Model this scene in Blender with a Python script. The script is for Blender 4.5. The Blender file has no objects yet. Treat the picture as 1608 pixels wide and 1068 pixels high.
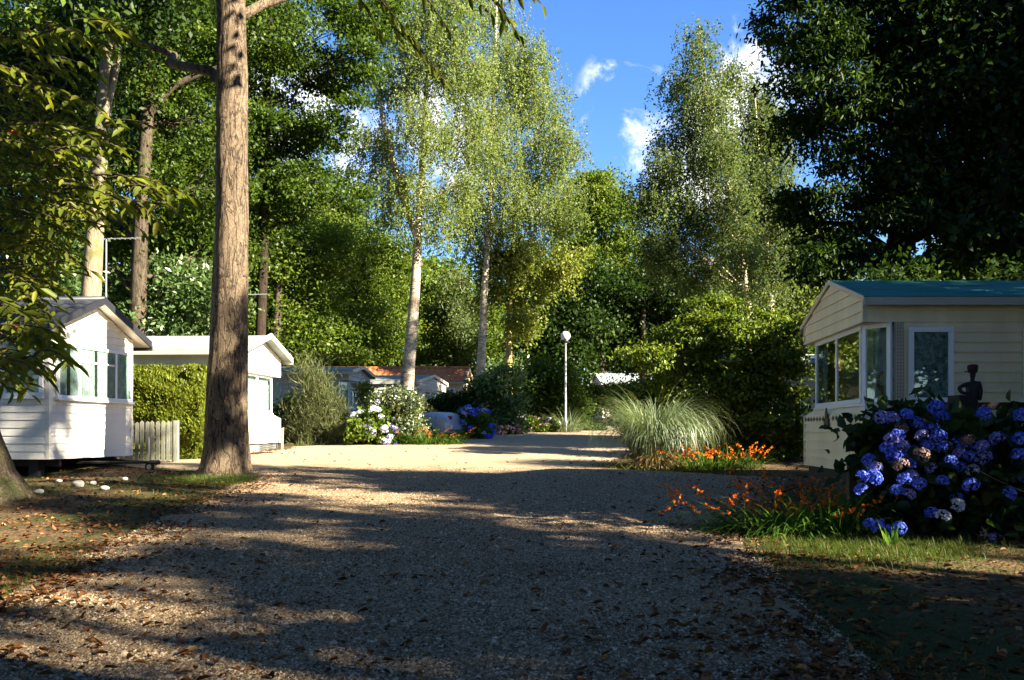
import bpy, math, random
import numpy as np
from mathutils import Vector

scene = bpy.context.scene
col = scene.collection
rng = np.random.default_rng(7)
random.seed(7)

# ------------------------------------------------------------------ camera
F_PX, CX, HZ = 1400.0, 804.0, 678.0          # focal length, centre and horizon in photo pixels
EYE = 1.6
cam_d = bpy.data.cameras.new("camera")
cam_d.sensor_width = 36.0
cam_d.lens = 36.0 * F_PX / 1608.0
cam_d.shift_y = (HZ - 534.0) / 1608.0
cam_d.clip_start = 0.1
cam_d.clip_end = 2000.0
cam = bpy.data.objects.new("camera", cam_d)
cam.location = (0, 0, EYE)
cam.rotation_euler = (math.radians(90), 0, 0)
col.objects.link(cam)
scene.camera = cam

# ------------------------------------------------------------------ sun and sky
SUN = Vector((0.775, -0.415, 0.47)).normalized()      # towards the sun
sun_d = bpy.data.lights.new("sun", 'SUN')
sun_d.energy = 5.0
sun_d.angle = math.radians(0.5)
sun_d.color = (1.0, 0.89, 0.70)
sun = bpy.data.objects.new("sun", sun_d)
sun.rotation_euler = (-SUN).to_track_quat('-Z', 'Y').to_euler()
sun.location = SUN * 80
col.objects.link(sun)

scene.view_settings.view_transform = 'Standard'
scene.view_settings.look = 'None'
scene.view_settings.exposure = 2.55
scene.view_settings.gamma = 1.0
scene.cycles.max_bounces = 5
scene.cycles.diffuse_bounces = 3
scene.cycles.glossy_bounces = 2
scene.cycles.transmission_bounces = 2
scene.cycles.transparent_max_bounces = 6
scene.cycles.use_denoising = True

world = bpy.data.worlds.new("World")
scene.world = world
world.use_nodes = True
wt = world.node_tree
wt.nodes.clear()


def nd(t, typ, **kw):
    n = t.nodes.new(typ)
    for k, v in kw.items():
        if k in n.inputs.keys():
            n.inputs[k].default_value = v
        else:
            setattr(n, k, v)
    return n


def math_(t, op, a, b=None, c=None, clamp=False):
    n = t.nodes.new('ShaderNodeMath')
    n.operation = op
    n.use_clamp = clamp
    for i, v in enumerate((a, b, c)):
        if v is None:
            continue
        if isinstance(v, (int, float)):
            n.inputs[i].default_value = v
        else:
            t.links.new(v, n.inputs[i])
    return n.outputs[0]


def smooth(t, v, lo, hi):
    n = t.nodes.new('ShaderNodeMapRange')
    n.interpolation_type = 'SMOOTHSTEP'
    t.links.new(v, n.inputs[0])
    n.inputs[1].default_value = lo
    n.inputs[2].default_value = hi
    return n.outputs[0]


SKY_STRENGTH = 0.055
sky = nd(wt, 'ShaderNodeTexSky', sky_type='NISHITA')
sky.sun_disc = False
sky.sun_elevation = math.asin(SUN.z)
sky.sun_rotation = math.atan2(SUN.x, SUN.y)
sky.air_density = 1.0
sky.dust_density = 0.15
sky.ozone_density = 4.5
tc = nd(wt, 'ShaderNodeTexCoord')
cloud_total = None
nz = nd(wt, 'ShaderNodeTexNoise', Scale=11.0, Detail=10.0, Roughness=0.66, Distortion=0.35)
wt.links.new(tc.outputs['Generated'], nz.inputs['Vector'])
for (px, py, rad) in ((1018, 172, 0.085), (1130, 190, 0.11), (500, 210, 0.13), (680, 215, 0.10), (420, 130, 0.06), (1560, 330, .1)):
    d = Vector(((px - CX) / F_PX, 1.0, (HZ - py) / F_PX)).normalized()
    dn = nd(wt, 'ShaderNodeVectorMath', operation='DISTANCE')
    wt.links.new(tc.outputs['Generated'], dn.inputs[0])
    dn.inputs[1].default_value = d
    m = math_(wt, 'SUBTRACT', 1.0, math_(wt, 'DIVIDE', dn.outputs['Value'], rad))
    cloud_total = m if cloud_total is None else math_(wt, 'MAXIMUM', cloud_total, m)
dens = math_(wt, 'ADD', math_(wt, 'MULTIPLY', cloud_total, 0.5), math_(wt, 'MULTIPLY', math_(wt, 'SUBTRACT', nz.outputs['Fac'], 0.5), 3.0))
cfac = math_(wt, 'MULTIPLY', smooth(wt, dens, 0.12, 0.75), smooth(wt, cloud_total, 0.0, 0.25))
hs = nd(wt, 'ShaderNodeHueSaturation', Saturation=1.17, Value=1.0)
hs.inputs['Hue'].default_value = 0.51
wt.links.new(sky.outputs[0], hs.inputs['Color'])
mx = nd(wt, 'ShaderNodeMix', data_type='RGBA')
wt.links.new(cfac, mx.inputs['Factor'])
wt.links.new(hs.outputs[0], mx.inputs['A'])
mx.inputs['B'].default_value = (6.2, 6.2, 6.3, 1)
bg = nd(wt, 'ShaderNodeBackground', Strength=SKY_STRENGTH)
wt.links.new(mx.outputs['Result'], bg.inputs['Color'])
wo = nd(wt, 'ShaderNodeOutputWorld')
wt.links.new(bg.outputs[0], wo.inputs['Surface'])


# ------------------------------------------------------------------ helpers
def gz(x, y):
    """ground height"""
    x = np.asarray(x, float)
    y = np.asarray(y, float)
    yy = np.clip(y, 0, 48)
    far = np.clip(y - 48, 0, 80)
    h = 0.04 * yy + 0.022 * far
    edge = np.clip((np.abs(x + 0.8) - 4.2) / 3.0, 0, 1)
    h = h + edge * (0.035 * np.sin(x * 1.3 + y * 0.7) + 0.03 * np.sin(y * 1.1 - x * 0.4)) * np.clip(1 - (y - 22) / 8, 0, 1)
    return h


def P(px, py, Y):
    """photo pixel at depth Y -> point"""
    return ((px - CX) / F_PX * Y, Y, EYE + (HZ - py) / F_PX * Y)


def tag(o, label=None, cat=None, group=None, kind=None):
    for k, v in (("label", label), ("category", cat), ("group", group), ("kind", kind)):
        if v:
            o[k] = v
    return o


def empty(name, loc, label, cat, group=None):
    o = bpy.data.objects.new(name, None)
    o.empty_display_size = 0.2
    o.location = loc
    col.objects.link(o)
    return tag(o, label, cat, group)


def link(name, me, parent=None, mats=()):
    o = bpy.data.objects.new(name, me)
    for m in mats:
        me.materials.append(m)
    col.objects.link(o)
    if parent is not None:
        o.parent = parent
        L = Vector((0, 0, 0))
        q = parent
        while q is not None:
            L += q.location
            q = q.parent
        me.transform(__import__('mathutils').Matrix.Translation(-L))
    return o


def np_mesh(name, V, faces, mat, parent=None, rnd=None, smooth_=False, mat_idx=None):
    """V (n,3); faces: list of int arrays (m,k)"""
    me = bpy.data.meshes.new(name)
    V = np.ascontiguousarray(V, dtype=np.float32)
    me.vertices.add(len(V))
    me.vertices.foreach_set("co", V.ravel())
    faces = [np.asarray(f, dtype=np.int32) for f in faces if len(f)]
    nl = sum(f.size for f in faces)
    nf = sum(len(f) for f in faces)
    me.loops.add(nl)
    me.loops.foreach_set("vertex_index", np.concatenate([f.ravel() for f in faces]))
    me.polygons.add(nf)
    st, s = [], 0
    for f in faces:
        k = f.shape[1]
        st.append(s + np.arange(len(f)) * k)
        s += f.size
    me.polygons.foreach_set("loop_start", np.concatenate(st).astype(np.int32))
    if smooth_:
        me.polygons.foreach_set("use_smooth", np.ones(nf, dtype=bool))
    if mat_idx is not None:
        me.polygons.foreach_set("material_index", np.asarray(mat_idx, dtype=np.int32))
    me.update(calc_edges=True)
    if rnd is not None:
        a = me.attributes.new("rnd", 'FLOAT', 'FACE')
        a.data.foreach_set("value", np.ascontiguousarray(rnd, dtype=np.float32))
    return link(name, me, parent, mat if isinstance(mat, (list, tuple)) else [mat])


class MB:
    """collects shapes, builds ONE mesh"""

    def __init__(self):
        self.v, self.f, self.m = [], [], []
        self.n = 0

    def add(self, V, Fs, mi=0):
        V = [tuple(p) for p in V]
        self.v += V
        for f in Fs:
            self.f.append(tuple(i + self.n for i in f))
            self.m.append(mi)
        self.n += len(V)

    def quad(self, a, b, c, d, mi=0):
        self.add((a, b, c, d), ((0, 1, 2, 3),), mi)

    def poly(self, pts, mi=0):
        self.add(pts, (tuple(range(len(pts))),), mi)

    def obox(self, o, u, v, n, ur, vr, nr, mi=0):
        o, u, v, n = Vector(o), Vector(u), Vector(v), Vector(n)
        V = [o + u * a + v * b + n * c for c in nr for b in vr for a in ur]
        self.add(V, ((0, 1, 3, 2), (4, 6, 7, 5), (0, 4, 5, 1), (2, 3, 7, 6), (0, 2, 6, 4), (1, 5, 7, 3)), mi)

    def box(self, lo, hi, mi=0):
        self.obox((0, 0, 0), (1, 0, 0), (0, 1, 0), (0, 0, 1), (lo[0], hi[0]), (lo[1], hi[1]), (lo[2], hi[2]), mi)

    def tube(self, pts, r, sides=8, cap=True, mi=0):
        V, Fs = tube(pts, r, sides)
        k = len(pts)
        F2 = [tuple(f) for f in Fs]
        if cap:
            F2.append(tuple(range(sides))[::-1])
            F2.append(tuple(range((k - 1) * sides, k * sides)))
        self.add(V, F2, mi)

    def lathe(self, prof, centre, sides=16, mi=0):
        V = []
        for (r, z) in prof:
            for i in range(sides):
                a = 2 * math.pi * i / sides
                V.append((centre[0] + r * math.cos(a), centre[1] + r * math.sin(a), centre[2] + z))
        Fs = []
        for j in range(len(prof) - 1):
            for i in range(sides):
                i2 = (i + 1) % sides
                Fs.append((j * sides + i, j * sides + i2, (j + 1) * sides + i2, (j + 1) * sides + i))
        self.add(V, Fs, mi)

    def build(self, name, mat, parent=None, smooth_=False, bevel=0):
        me = bpy.data.meshes.new(name)
        me.from_pydata(self.v, [], self.f)
        if smooth_:
            me.polygons.foreach_set("use_smooth", [True] * len(me.polygons))
        o = link(name, me, parent, mat if isinstance(mat, (list, tuple)) else [mat])
        me.polygons.foreach_set("material_index", self.m)
        if bevel:
            b = o.modifiers.new("bevel", 'BEVEL')
            b.width = bevel
            b.segments = 2
            b.limit_method = 'ANGLE'
        return o


def tube(pts, r, sides=8):
    """tapered tube along pts -> V, F (numpy)"""
    pts = np.asarray(pts, float)
    n = len(pts)
    r = np.broadcast_to(np.asarray(r, float), (n,))
    T = np.gradient(pts, axis=0)
    T /= np.linalg.norm(T, axis=1)[:, None] + 1e-9
    ref = np.where(np.abs(T[:, 2:3]) > 0.9, np.array([[1.0, 0, 0]]), np.array([[0, 0, 1.0]]))
    if np.abs(T[:, 2]).max() > 0.9 and np.abs(T[:, 2]).min() <= 0.9:
        ref = np.tile(np.array([[0.83, 0.55, 0.02]]), (n, 1))
    U = np.cross(T, ref)
    U /= np.linalg.norm(U, axis=1)[:, None] + 1e-9
    W = np.cross(T, U)
    a = np.arange(sides) * 2 * np.pi / sides
    V = pts[:, None, :] + r[:, None, None] * (np.cos(a)[None, :, None] * U[:, None, :] + np.sin(a)[None, :, None] * W[:, None, :])
    j = np.arange(n - 1)[:, None] * sides
    i = np.arange(sides)[None, :]
    i2 = (i + 1) % sides
    Fq = np.stack([j + i, j + i2, j + sides + i2, j + sides + i], -1).reshape(-1, 4)
    return V.reshape(-1, 3), Fq


def cat_tubes(lst):
    Vs, Fs, n = [], [], 0
    for V, Fq in lst:
        Vs.append(V)
        Fs.append(Fq + n)
        n += len(V)
    return np.concatenate(Vs), [np.concatenate(Fs)]


def bez(a, b, c, n=6):
    t = np.linspace(0, 1, n)[:, None]
    a, b, c = (np.asarray(q, float) for q in (a, b, c))
    return (1 - t) ** 2 * a + 2 * t * (1 - t) * b + t * t * c


def resample(pts, n):
    pts = np.asarray(pts, float)
    d = np.r_[0, np.cumsum(np.linalg.norm(np.diff(pts, axis=0), axis=1))]
    s = np.linspace(0, d[-1], n)
    out = np.stack([np.interp(s, d, pts[:, k]) for k in range(3)], 1)
    for _ in range(2):
        out[1:-1] = (out[:-2] + 2 * out[1:-1] + out[2:]) / 4
    return out


def unit(A):
    return A / (np.linalg.norm(A, axis=-1, keepdims=True) + 1e-9)


def leaf_mesh(C, D, N, L, W, kind=0, fold=0.25):
    """leaves at C pointing along D with normal N; -> V, [F], leaves-per-face repeat"""
    n = len(C)
    D = unit(D)
    S = unit(np.cross(D, N))
    N = np.cross(S, D)
    L = np.broadcast_to(L, (n,))[:, None]
    W = np.broadcast_to(W, (n,))[:, None]
    if kind == 0:
        V = np.stack([C, C + D * L * .45 + S * W * .5, C + D * L, C + D * L * .45 - S * W * .5], 1)
        Fq = np.arange(n)[:, None] * 4 + np.arange(4)[None]
        return V.reshape(-1, 3), [Fq], 1
    h = N * W * fold
    V = np.stack([C, C + D * L * .3 + S * W * .46 + h, C + D * L * .68 + S * W * .4 + h * .7 - N * L * .05, C + D * L - N * L * .16,
                  C + D * L * .68 - S * W * .4 + h * .7 - N * L * .05, C + D * L * .3 - S * W * .46 + h], 1)
    b = np.arange(n)[:, None] * 6
    Fq = np.concatenate([b + np.array([[0, 1, 2, 3]]), b + np.array([[0, 3, 4, 5]])], 1).reshape(-1, 4)
    return V.reshape(-1, 3), [Fq], 2


def blade_mesh(B, D, L, W, bend, segs=4, pw=1.3):
    """grass blades: base B, initial direction D, length L, width W, bend in radians (towards down)"""
    n = len(B)
    D = unit(np.asarray(D, float))
    L = np.broadcast_to(L, (n,)).astype(float)
    W = np.broadcast_to(W, (n,)).astype(float)
    bend = np.broadcast_to(bend, (n,)).astype(float)
    hor = unit(np.stack([D[:, 0], D[:, 1], np.zeros(n)], 1) + 1e-4)
    S = unit(np.stack([-hor[:, 1], hor[:, 0], np.zeros(n)], 1))
    el0 = np.arctan2(D[:, 2], np.hypot(D[:, 0], D[:, 1]))
    p = np.array(B, float)
    rows = []
    for k in range(segs + 1):
        w = W * (1 - (k / segs) ** 2 * 0.97) * (0.75 + 0.25 * min(1, k))
        rows += [p - S * w[:, None] / 2, p + S * w[:, None] / 2]
        el = el0 - bend * ((k + 1) / segs) ** pw
        p = p + (hor * np.cos(el)[:, None] + np.array([0, 0, 1.0]) * np.sin(el)[:, None]) * (L / segs)[:, None]
    V = np.stack(rows, 1)
    m = 2 * (segs + 1)
    b = np.arange(n)[:, None, None] * m
    k = np.arange(segs)[None, :, None] * 2
    Fq = (b + k + np.array([[[0, 1, 3, 2]]])).reshape(-1, 4)
    return V.reshape(-1, 3), [Fq], segs


# ------------------------------------------------------------------ materials
def ramp(t, fac, stops):
    n = t.nodes.new('ShaderNodeValToRGB')
    while len(n.color_ramp.elements) < len(stops):
        n.color_ramp.elements.new(0.5)
    for e, (p, c) in zip(n.color_ramp.elements, stops):
        e.position = p
        e.color = (c[0], c[1], c[2], 1)
    if fac is not None:
        t.links.new(fac, n.inputs[0])
    return n.outputs[0]


def new_mat(name):
    m = bpy.data.materials.new(name)
    m.use_nodes = True
    t = m.node_tree
    t.nodes.clear()
    out = t.nodes.new('ShaderNodeOutputMaterial')
    return m, t, out


def leaf_mat(name, stops, trans=0.35, gloss=0.014, rough=0.45, twarm=(1.15, 1.1, 0.45)):
    m, t, out = new_mat(name)
    at = nd(t, 'ShaderNodeAttribute', attribute_name="rnd")
    c = ramp(t, at.outputs['Fac'], stops)
    d = nd(t, 'ShaderNodeBsdfDiffuse')
    tr = nd(t, 'ShaderNodeBsdfTranslucent')
    t.links.new(c, d.inputs[0])
    mul = nd(t, 'ShaderNodeMix', data_type='RGBA', blend_type='MULTIPLY')
    mul.inputs['Factor'].default_value = 1.0
    t.links.new(c, mul.inputs['A'])
    mul.inputs['B'].default_value = (*[v * 1.25 for v in twarm], 1)
    t.links.new(mul.outputs['Result'], tr.inputs[0])
    m1 = nd(t, 'ShaderNodeMixShader', Fac=trans)
    t.links.new(d.outputs[0], m1.inputs[1])
    t.links.new(tr.outputs[0], m1.inputs[2])
    g = nd(t, 'ShaderNodeBsdfGlossy', Roughness=rough)
    m2 = nd(t, 'ShaderNodeMixShader', Fac=gloss)
    t.links.new(m1.outputs[0], m2.inputs[1])
    t.links.new(g.outputs[0], m2.inputs[2])
    t.links.new(m2.outputs[0], out.inputs[0])
    return m


def paint(name, c, rough=0.5, var=0.12, scale=3.0, bump=0.0, bscale=40.0, metallic=0.0, c2=None, stretch=(1, 1, 1), spec=0.4):
    m, t, out = new_mat(name)
    p = nd(t, 'ShaderNodeBsdfPrincipled', Roughness=rough, Metallic=metallic)
    p.inputs['Specular IOR Level'].default_value = spec
    tcn = nd(t, 'ShaderNodeTexCoord')
    mp = nd(t, 'ShaderNodeMapping')
    mp.inputs['Scale'].default_value = stretch
    t.links.new(tcn.outputs['Object'], mp.inputs[0])
    n = nd(t, 'ShaderNodeTexNoise', Scale=scale, Detail=6.0, Roughness=0.65)
    t.links.new(mp.outputs[0], n.inputs['Vector'])
    c2 = c2 or tuple(v * (1 - 2 * var) for v in c)
    cc = ramp(t, n.outputs['Fac'], ((0.3, c2), (0.62, c)))
    t.links.new(cc, p.inputs['Base Color'])
    if bump:
        n2 = nd(t, 'ShaderNodeTexNoise', Scale=bscale, Detail=5.0)
        t.links.new(mp.outputs[0], n2.inputs['Vector'])
        b = nd(t, 'ShaderNodeBump', Strength=bump, Distance=0.02)
        t.links.new(n2.outputs['Fac'], b.inputs['Height'])
        t.links.new(b.outputs[0], p.inputs['Normal'])
    t.links.new(p.outputs[0], out.inputs[0])
    return m


def bark_mat(name, light, dark, scale=6.0, stretch=0.18, bump=0.8, patch=None, hor=False):
    m, t, out = new_mat(name)
    p = nd(t, 'ShaderNodeBsdfPrincipled', Roughness=0.95)
    p.inputs['Specular IOR Level'].default_value = 0.1
    tcn = nd(t, 'ShaderNodeTexCoord')
    mp = nd(t, 'ShaderNodeMapping')
    mp.inputs['Scale'].default_value = (0.35, 0.35, 1.6) if hor else (1, 1, stretch)
    t.links.new(tcn.outputs['Object'], mp.inputs[0])
    n0 = nd(t, 'ShaderNodeTexNoise', Scale=scale * 1.1, Detail=3.0, Roughness=0.55, Distortion=0.9)
    t.links.new(mp.outputs[0], n0.inputs['Vector'])
    rid = math_(t, 'ABSOLUTE', math_(t, 'SUBTRACT', n0.outputs['Fac'], 0.5))        # thin branching furrows
    fur = smooth(t, rid, 0.0, 0.07)
    mp2 = nd(t, 'ShaderNodeMapping')
    mp2.inputs['Scale'].default_value = (1, 1, 1.2 if hor else max(stretch * 3.2, .6))
    t.links.new(tcn.outputs['Object'], mp2.inputs[0])
    n2 = nd(t, 'ShaderNodeTexNoise', Scale=scale * 1.7, Detail=4.0, Roughness=0.6, Distortion=1.4)
    t.links.new(mp2.outputs[0], n2.inputs['Vector'])
    fur2 = smooth(t, math_(t, 'ABSOLUTE', math_(t, 'SUBTRACT', n2.outputs['Fac'], 0.48)), 0.0, 0.05)
    n = nd(t, 'ShaderNodeTexNoise', Scale=scale * 4.5, Detail=9.0, Roughness=0.75)
    t.links.new(mp.outputs[0], n.inputs['Vector'])
    big = nd(t, 'ShaderNodeTexNoise', Scale=1.1, Detail=4.0)
    t.links.new(tcn.outputs['Object'], big.inputs['Vector'])
    hgt = math_(t, 'ADD', math_(t, 'ADD', math_(t, 'MULTIPLY', fur, 0.42), math_(t, 'MULTIPLY', fur2, 0.22)), math_(t, 'MULTIPLY', n.outputs['Fac'], 0.55))
    tone = math_(t, 'ADD', hgt, math_(t, 'MULTIPLY', math_(t, 'SUBTRACT', big.outputs['Fac'], 0.5), 0.5))
    cc = ramp(t, tone, ((0.27, dark), (0.6, tuple(a * .55 + b * .45 for a, b in zip(light, dark))), (1.05, light)))
    if patch:
        n3 = nd(t, 'ShaderNodeTexNoise', Scale=1.6, Detail=5.0, Roughness=0.7)
        t.links.new(tcn.outputs['Object'], n3.inputs['Vector'])
        mx3 = nd(t, 'ShaderNodeMix', data_type='RGBA')
        t.links.new(smooth(t, n3.outputs['Fac'], 0.5, 0.66), mx3.inputs['Factor'])
        t.links.new(cc, mx3.inputs['A'])
        mx3.inputs['B'].default_value = (*patch, 1)
        cc = mx3.outputs['Result']
    t.links.new(cc, p.inputs['Base Color'])
    b = nd(t, 'ShaderNodeBump', Strength=bump, Distance=0.03)
    t.links.new(hgt, b.inputs['Height'])
    t.links.new(b.outputs[0], p.inputs['Normal'])
    t.links.new(p.outputs[0], out.inputs[0])
    return m


def glass_mat(name, tint=(0.85, 0.92, 0.9)):
    m, t, out = new_mat(name)
    tr = nd(t, 'ShaderNodeBsdfTransparent')
    tr.inputs[0].default_value = (*tint, 1)
    g = nd(t, 'ShaderNodeBsdfGlossy', Roughness=0.02)
    lw = nd(t, 'ShaderNodeLayerWeight', Blend=0.5)
    f2 = math_(t, 'MULTIPLY_ADD', math_(t, 'POWER', lw.outputs['Facing'], 4.0), 0.9, 0.07, clamp=True)
    mxs = nd(t, 'ShaderNodeMixShader')
    t.links.new(f2, mxs.inputs[0])
    t.links.new(tr.outputs[0], mxs.inputs[1])
    t.links.new(g.outputs[0], mxs.inputs[2])
    t.links.new(mxs.outputs[0], out.inputs[0])
    return m


def ground_mat(name, base, alt, third, fine=55.0, moss=None, bump=0.6, tracks=None, sunlit_tone=None):
    """three-colour granular ground"""
    m, t, out = new_mat(name)
    p = nd(t, 'ShaderNodeBsdfPrincipled', Roughness=0.95)
    p.inputs['Specular IOR Level'].default_value = 0.1
    tcn = nd(t, 'ShaderNodeTexCoord')
    vo = nd(t, 'ShaderNodeTexVoronoi', Scale=fine, Randomness=1.0)
    t.links.new(tcn.outputs['Object'], vo.inputs['Vector'])
    sep = nd(t, 'ShaderNodeSeparateColor')
    t.links.new(vo.outputs['Color'], sep.inputs[0])
    n1 = nd(t, 'ShaderNodeTexNoise', Scale=0.9, Detail=8.0, Roughness=0.68)
    t.links.new(tcn.outputs['Object'], n1.inputs['Vector'])
    f = math_(t, 'ADD', math_(t, 'MULTIPLY', sep.outputs[0], 0.55), math_(t, 'MULTIPLY', n1.outputs['Fac'], 0.6))
    cc = ramp(t, f, ((0.2, alt), (0.5, base), (0.85, third)))
    if moss:
        n3 = nd(t, 'ShaderNodeTexNoise', Scale=0.55, Detail=7.0, Roughness=0.7)
        t.links.new(tcn.outputs['Object'], n3.inputs['Vector'])
        mx3 = nd(t, 'ShaderNodeMix', data_type='RGBA')
        t.links.new(smooth(t, n3.outputs['Fac'], 0.46, 0.6), mx3.inputs['Factor'])
        t.links.new(cc, mx3.inputs['A'])
        mx3.inputs['B'].default_value = (*moss, 1)
        cc = mx3.outputs['Result']
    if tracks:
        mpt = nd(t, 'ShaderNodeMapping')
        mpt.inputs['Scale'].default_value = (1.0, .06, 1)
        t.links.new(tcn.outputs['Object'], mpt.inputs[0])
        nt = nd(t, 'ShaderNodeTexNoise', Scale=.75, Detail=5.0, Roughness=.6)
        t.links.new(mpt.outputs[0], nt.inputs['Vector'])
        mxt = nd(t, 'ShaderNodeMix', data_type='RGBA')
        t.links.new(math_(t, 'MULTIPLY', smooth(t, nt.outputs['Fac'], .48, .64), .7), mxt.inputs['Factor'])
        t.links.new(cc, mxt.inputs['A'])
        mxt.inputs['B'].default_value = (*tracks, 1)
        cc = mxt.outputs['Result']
    if sunlit_tone:                                   # pale gravel beyond the verge trees, sunlit stretch brightened by its colour
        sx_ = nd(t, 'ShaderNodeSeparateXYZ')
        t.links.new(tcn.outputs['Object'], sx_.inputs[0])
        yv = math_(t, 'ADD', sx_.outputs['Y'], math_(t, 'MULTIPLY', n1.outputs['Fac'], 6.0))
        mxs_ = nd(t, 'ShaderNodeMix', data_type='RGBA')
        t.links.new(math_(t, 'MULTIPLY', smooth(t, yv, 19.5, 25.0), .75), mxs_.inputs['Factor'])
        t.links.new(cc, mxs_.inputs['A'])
        mxs_.inputs['B'].default_value = (*sunlit_tone, 1)
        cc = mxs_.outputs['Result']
    t.links.new(cc, p.inputs['Base Color'])
    hgt = math_(t, 'ADD', math_(t, 'MULTIPLY', vo.outputs['Distance'], -1.0), math_(t, 'MULTIPLY', n1.outputs['Fac'], 0.6))
    b = nd(t, 'ShaderNodeBump', Strength=bump, Distance=0.03)
    t.links.new(hgt, b.inputs['Height'])
    t.links.new(b.outputs[0], p.inputs['Normal'])
    t.links.new(p.outputs[0], out.inputs[0])
    return m


LEAF = {
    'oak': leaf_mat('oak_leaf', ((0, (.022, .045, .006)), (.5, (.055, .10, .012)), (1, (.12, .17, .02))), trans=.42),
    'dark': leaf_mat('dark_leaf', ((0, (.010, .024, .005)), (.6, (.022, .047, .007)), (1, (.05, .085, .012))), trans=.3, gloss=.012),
    'mid': leaf_mat('mid_leaf', ((0, (.05, .09, .010)), (.5, (.10, .155, .018)), (1, (.18, .22, .03))), trans=.42),
    'yellow': leaf_mat('yellow_leaf', ((0, (.09, .13, .02)), (.5, (.16, .20, .035)), (1, (.27, .26, .05)))),
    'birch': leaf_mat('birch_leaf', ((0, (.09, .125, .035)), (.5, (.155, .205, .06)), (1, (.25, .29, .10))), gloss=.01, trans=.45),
    'birchshade': leaf_mat('shaded_birch_leaf', ((0, (.05, .08, .025)), (.5, (.09, .13, .042)), (1, (.16, .19, .065))), gloss=.01, trans=.4),  # darker copy of the birch leaf, shade put into its colour
    'chestnut': leaf_mat('chestnut_leaf', ((0, (.05, .075, .01)), (.5, (.12, .15, .018)), (.985, (.22, .22, .025)), (1, (.32, .10, .02))), trans=.5),
    'laurel': leaf_mat('laurel_leaf', ((0, (.04, .09, .02)), (.6, (.09, .15, .045)), (1, (.18, .24, .09))), gloss=.04, rough=.4),
    'conifer': leaf_mat('conifer_leaf', ((0, (.04, .075, .015)), (.6, (.085, .12, .022)), (1, (.14, .16, .03))), trans=.2),
    'hedge': leaf_mat('hedge_leaf', ((0, (.07, .10, .012)), (.6, (.14, .175, .02)), (1, (.23, .24, .03))), trans=.3),
    'broom': leaf_mat('broom_leaf', ((0, (.05, .065, .022)), (.6, (.085, .10, .035)), (1, (.16, .15, .07))), trans=.2),
    'varieg': leaf_mat('variegated_leaf', ((0, (.03, .06, .015)), (.45, (.06, .10, .03)), (.7, (.22, .24, .08)), (1, (.42, .42, .18))), gloss=.1),
    'hazel': leaf_mat('hazel_leaf', ((0, (.04, .075, .01)), (.5, (.10, .15, .018)), (1, (.19, .22, .03))), trans=.42, gloss=.02, rough=.4),
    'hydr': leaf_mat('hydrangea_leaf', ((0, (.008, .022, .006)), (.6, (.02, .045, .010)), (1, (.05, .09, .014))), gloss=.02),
    'crocos': leaf_mat('blade_leaf', ((0, (.03, .075, .012)), (.6, (.06, .14, .02)), (1, (.14, .21, .03))), trans=.4),
    'pampas': leaf_mat('pampas_leaf', ((0, (.15, .13, .06)), (.25, (.12, .16, .07)), (.7, (.17, .235, .115)), (1, (.28, .33, .19))), trans=.3, gloss=.1),
    'straw': leaf_mat('straw_leaf', ((0, (.13, .08, .03)), (.5, (.30, .21, .10)), (1, (.42, .32, .17))), trans=.2),
    'grass': leaf_mat('grass_leaf', ((0, (.035, .06, .012)), (.6, (.07, .11, .02)), (.85, (.13, .15, .03)), (1, (.24, .20, .09))), trans=.35),
    'litter': leaf_mat('litter_leaf', ((0, (.045, .018, .008)), (.5, (.12, .05, .018)), (.85, (.20, .09, .03)), (1, (.34, .19, .08))), trans=.1),
    'blue': leaf_mat('blue_petal', ((0, (.025, .055, .45)), (.5, (.07, .13, .68)), (1, (.26, .34, .86))), trans=.3, twarm=(1, 1, 1)),
    'lilac': leaf_mat('lilac_petal', ((0, (.10, .10, .42)), (.5, (.24, .24, .62)), (1, (.55, .50, .72))), trans=.3, twarm=(1, 1, 1)),
    'pink': leaf_mat('pink_petal', ((0, (.42, .18, .24)), (.5, (.62, .36, .42)), (1, (.78, .58, .60))), trans=.3, twarm=(1, 1, 1)),
    'pale': leaf_mat('pale_petal', ((0, (.34, .36, .56)), (.5, (.52, .54, .68)), (1, (.72, .70, .66))), trans=.3, twarm=(1, 1, 1)),
    'dry': leaf_mat('dry_petal', ((0, (.10, .06, .08)), (.5, (.20, .13, .12)), (1, (.30, .22, .2))), trans=.2, twarm=(1, 1, 1)),
    'orange': leaf_mat('orange_petal', ((0, (.55, .07, .01)), (.6, (.72, .15, .012)), (1, (.8, .27, .02))), trans=.3, twarm=(1, 1, 1)),
}
BARK = {
    'big': bark_mat('ridged_bark', (.18, .135, .09), (.018, .013, .010), scale=6.0, stretch=.24, bump=1.0),
    'brown': bark_mat('brown_bark', (.105, .082, .058), (.022, .017, .012), scale=9.0),
    'dark': bark_mat('dark_bark', (.05, .036, .026), (.012, .009, .007), scale=9.0),
    'moss': bark_mat('mossy_bark', (.11, .085, .055), (.02, .016, .012), scale=10.0, patch=(.05, .065, .018)),
    'pale': bark_mat('pale_bark', (.27, .225, .15), (.10, .085, .06), scale=4.0, patch=(.13, .12, .05), bump=.4),
    'birch': bark_mat('birch_bark', (.60, .50, .37), (.08, .06, .045), scale=3.0, hor=True, bump=.4, patch=(.25, .19, .13)),
    'ylwlit': bark_mat('yellow_lit_bark', (.45, .36, .14), (.14, .11, .05), scale=6.0, bump=.4),  # yellow of the sunlight put into the bark colour
}
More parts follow.
